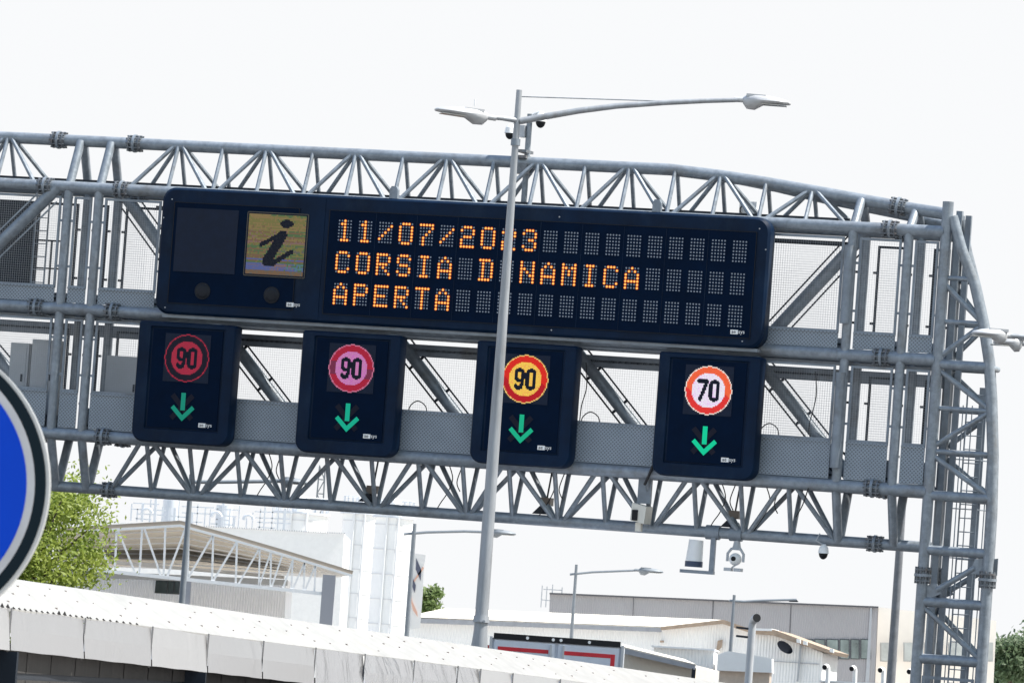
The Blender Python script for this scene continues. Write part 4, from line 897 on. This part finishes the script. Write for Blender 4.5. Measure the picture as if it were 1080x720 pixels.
# silos
SIL = mat('white silo steel', (.84, .84, .84), .5, 0, var=.05, scale=.5)
def silo(xc, wpx, ytop, Y, label, hood=True):
    p = at(xc, ytop, Y); r = wpx / 2 / F_PX * Y; yb = at(xc - (660 - ytop) * .0717 * 0, 600, Y)
    t = thing('silo', label, 'silo', (p.x, Y, 0), 'white storage silos')
    MB().tube((p.x, Y, 0), (p.x, Y, p.z), r, n=36).build('tank', SIL, t)
    z = p.z - .35
    while z > 2: MB().tube((p.x, Y, z - .025), (p.x, Y, z + .025), r + .02, n=36).build('seam', mat('grey seam', (.70, .70, .71), .6), t); z -= 1.06
    b = MB()
    for a in range(0, 360, 20): b.bar((p.x + r * math.cos(R(a)), Y + r * math.sin(R(a)), p.z), (p.x + r * math.cos(R(a)), Y + r * math.sin(R(a)), p.z + .7), .035)
    for z in (.35, .7): b.path([(p.x + r * math.cos(R(a)), Y + r * math.sin(R(a)), p.z + z) for a in range(0, 361, 20)], .02, 6)
    b.tube((p.x, Y, p.z - .06), (p.x, Y, p.z + .03), r + .12, n=36)
    b.build('railing', PIPE, t)
    if hood: b = MB(); b.tube((p.x, Y, p.z), (p.x, Y, p.z + .55), r * .36, n=20); b.ball((p.x, Y, p.z + .55), r * .36, r * .36, .25, n=20, z0=0); b.build('filter', SIL, t)
    b = MB(); b.tube((p.x - r * .35, Y - r * 1.02, 0), (p.x - r * .35, Y - r * 1.02, p.z), .06, n=10); b.tube((p.x + r * .25, Y - r * 1.06, 0), (p.x + r * .25, Y - r * 1.06, p.z), .05, n=10); b.build('pipe', WHITEP, t)
silo(381, 38, 541, 232, 'white silo in the middle, beside the plain white hall')
silo(416, 40, 545, 226, 'white silo with a railed top right of the others, beside the thin lamp pole')
silo(318, 56, 541, 240, 'pale silo half hidden behind the plain white hall')
# lattice mast
lx0 = at(340, 492, 260); t = thing('lattice_mast', 'thin lattice mast seen through the lower truss above the silos', 'mast', (lx0.x, 260, 0))
b = MB()
for s in (-1, 1): b.bar((lx0.x + s * .35, 260, 0), (lx0.x + s * .14, 260, lx0.z), .07)
z = 6.; k = 1
while z < lx0.z - .6: wd = .35 - .21 * z / lx0.z; b.bar((lx0.x - k * wd, 260, z), (lx0.x + k * wd, 260, z + .7), .05); b.bar((lx0.x - wd, 260, z), (lx0.x + wd, 260, z), .05); z += .7; k = -k
b.build('lattice', mat('dark lattice', (.16, .18, .2), .6), t)
# banner flag
YN = 172.; p = at(436, 566, YN); t = thing('banner_flag', 'tall white banner with dark grey and orange marks beside the white silo', 'flag', (p.x, YN, 0))
MB().tube((p.x - .02, YN, 0), (p.x - .02, YN, p.z + .2), .05, n=8).build('pole', GREYP, t)
b = MB(); CO = [(436, 583), (449, 585), (447, 600), (446, 625), (443, 662), (430, 664), (432, 640), (435, 610)]
b.prism([at(x, y, YN) for x, y in CO], (0, .03, 0)); cl = b.build('cloth', mat('white banner cloth', (.78, .77, .76), .8), t, smooth=False)
b = MB()
for P in ([(439, 588), (444.5, 601), (443.5, 612), (438.5, 600)], [(433.5, 605), (438.5, 617), (437.5, 625), (432.5, 612)]): b.prism([at(x, y, YN - .03) for x, y in P], (0, .02, 0))
b.build('dark_mark', mat('slate print', (.10, .11, .16), .8), cl, smooth=False)
b = MB()
for P in ([(446, 597), (447, 599), (440, 609), (436.5, 614), (436, 612)], [(433.5, 625), (435, 634), (440, 645), (440.5, 650), (435.5, 643), (433, 632)]): b.prism([at(x, y, YN - .03) for x, y in P], (0, .02, 0))
b.build('orange_mark', mat('orange print', (.74, .45, .35), .8), cl, smooth=False)

# ------------------------------------------------------------------ trees
def leafmat(name, c1, c2, sc):
    m = mat(name, c1, .55, 0, var=.01, scale=sc, trans=.5)
    rp = [n for n in m.node_tree.nodes if n.type == 'VALTORGB'][0]; rp.color_ramp.elements[0].color = (*c1, 1); rp.color_ramp.elements[1].color = (*c2, 1)
    return m
BARK = mat('bark', (.12, .09, .07), .9, 0, var=.3)
def tree(label, centre, rad, n, ls, m, seed, base=None, nclump=40, fill=.85):
    rnd = random.Random(seed); c = Vector(centre); t = thing('tree', label, 'tree', (c.x, c.y, 0), 'trees')
    P = []
    while len(P) < nclump:
        v = Vector((rnd.uniform(-1, 1), rnd.uniform(-1, 1), rnd.uniform(-1, 1)))
        if .25 < v.length < 1: P.append(Vector((c.x + v.x * rad[0] * fill, c.y + v.y * rad[1] * fill, c.z + v.z * rad[2] * fill)))
    b = MB(); b.path([(c.x, c.y, 0), (c.x + .08, c.y, c.z * .4), (c.x - .05, c.y, c.z * .8), (c.x, c.y, c.z + rad[2] * .5)], [.22, .18, .12, .05], 10)
    for p in P[::2]:
        s = Vector((c.x, c.y, c.z - rad[2] * .8 + (p.z - c.z + rad[2]) * .35)); mid = s.lerp(p, .5) + Vector((0, 0, .15)); b.path([s, mid, p], [.06, .035, .012], 6)
    b.build('trunk', BARK, t)
    b = MB(); cr = .34 * min(rad)
    for i in range(n):
        p = rnd.choice(P) + Vector((rnd.gauss(0, 1), rnd.gauss(0, 1), rnd.gauss(0, .8))) * cr * .62
        a = Vector((rnd.gauss(0, 1), rnd.gauss(0, 1), rnd.gauss(0, 1))).normalized(); e = a.orthogonal().normalized(); s = ls * rnd.uniform(.6, 1.3)
        b.quad(p - a * s, p + e * s * .5, p + a * s, p - e * s * .5)
    b.build('crown', m, t, smooth=False, fix=False)
L1 = leafmat('yellow green leaves', (.17, .25, .03), (.36, .42, .07), 1.3)
L2 = leafmat('mid green leaves', (.11, .18, .05), (.20, .26, .09), .8)
L3 = leafmat('dark green leaves', (.08, .13, .07), (.17, .23, .12), .5)
tree('leafy yellow green tree rising behind the gallery roof beside the blue sign', at(33, 588, 128), (1.6, 1.6, 2.6), 17000, .064, L1, 5, nclump=46, fill=.95)
tree('small pale green tree behind the banner, over the white warehouse roof', at(454, 634, 330), (.8, .8, 1.5), 2200, .15, L2, 9, nclump=24)
for k, (x, y, rr, lab) in enumerate(((1068, 690, 1.0, 'dark green tree right of the cream building, nearest to its wall'), (1092, 694, 1.3, 'dark green tree cut off by the right edge'), (1056, 722, 1.0, 'dark green bushy tree at the bottom right behind the gantry column'))):
    tree(lab, at(x, y, 300 + 6 * k), (1.5 * rr, 1.5 * rr, 1.5 * rr), 5000, .17, L3, 20 + k, nclump=30)
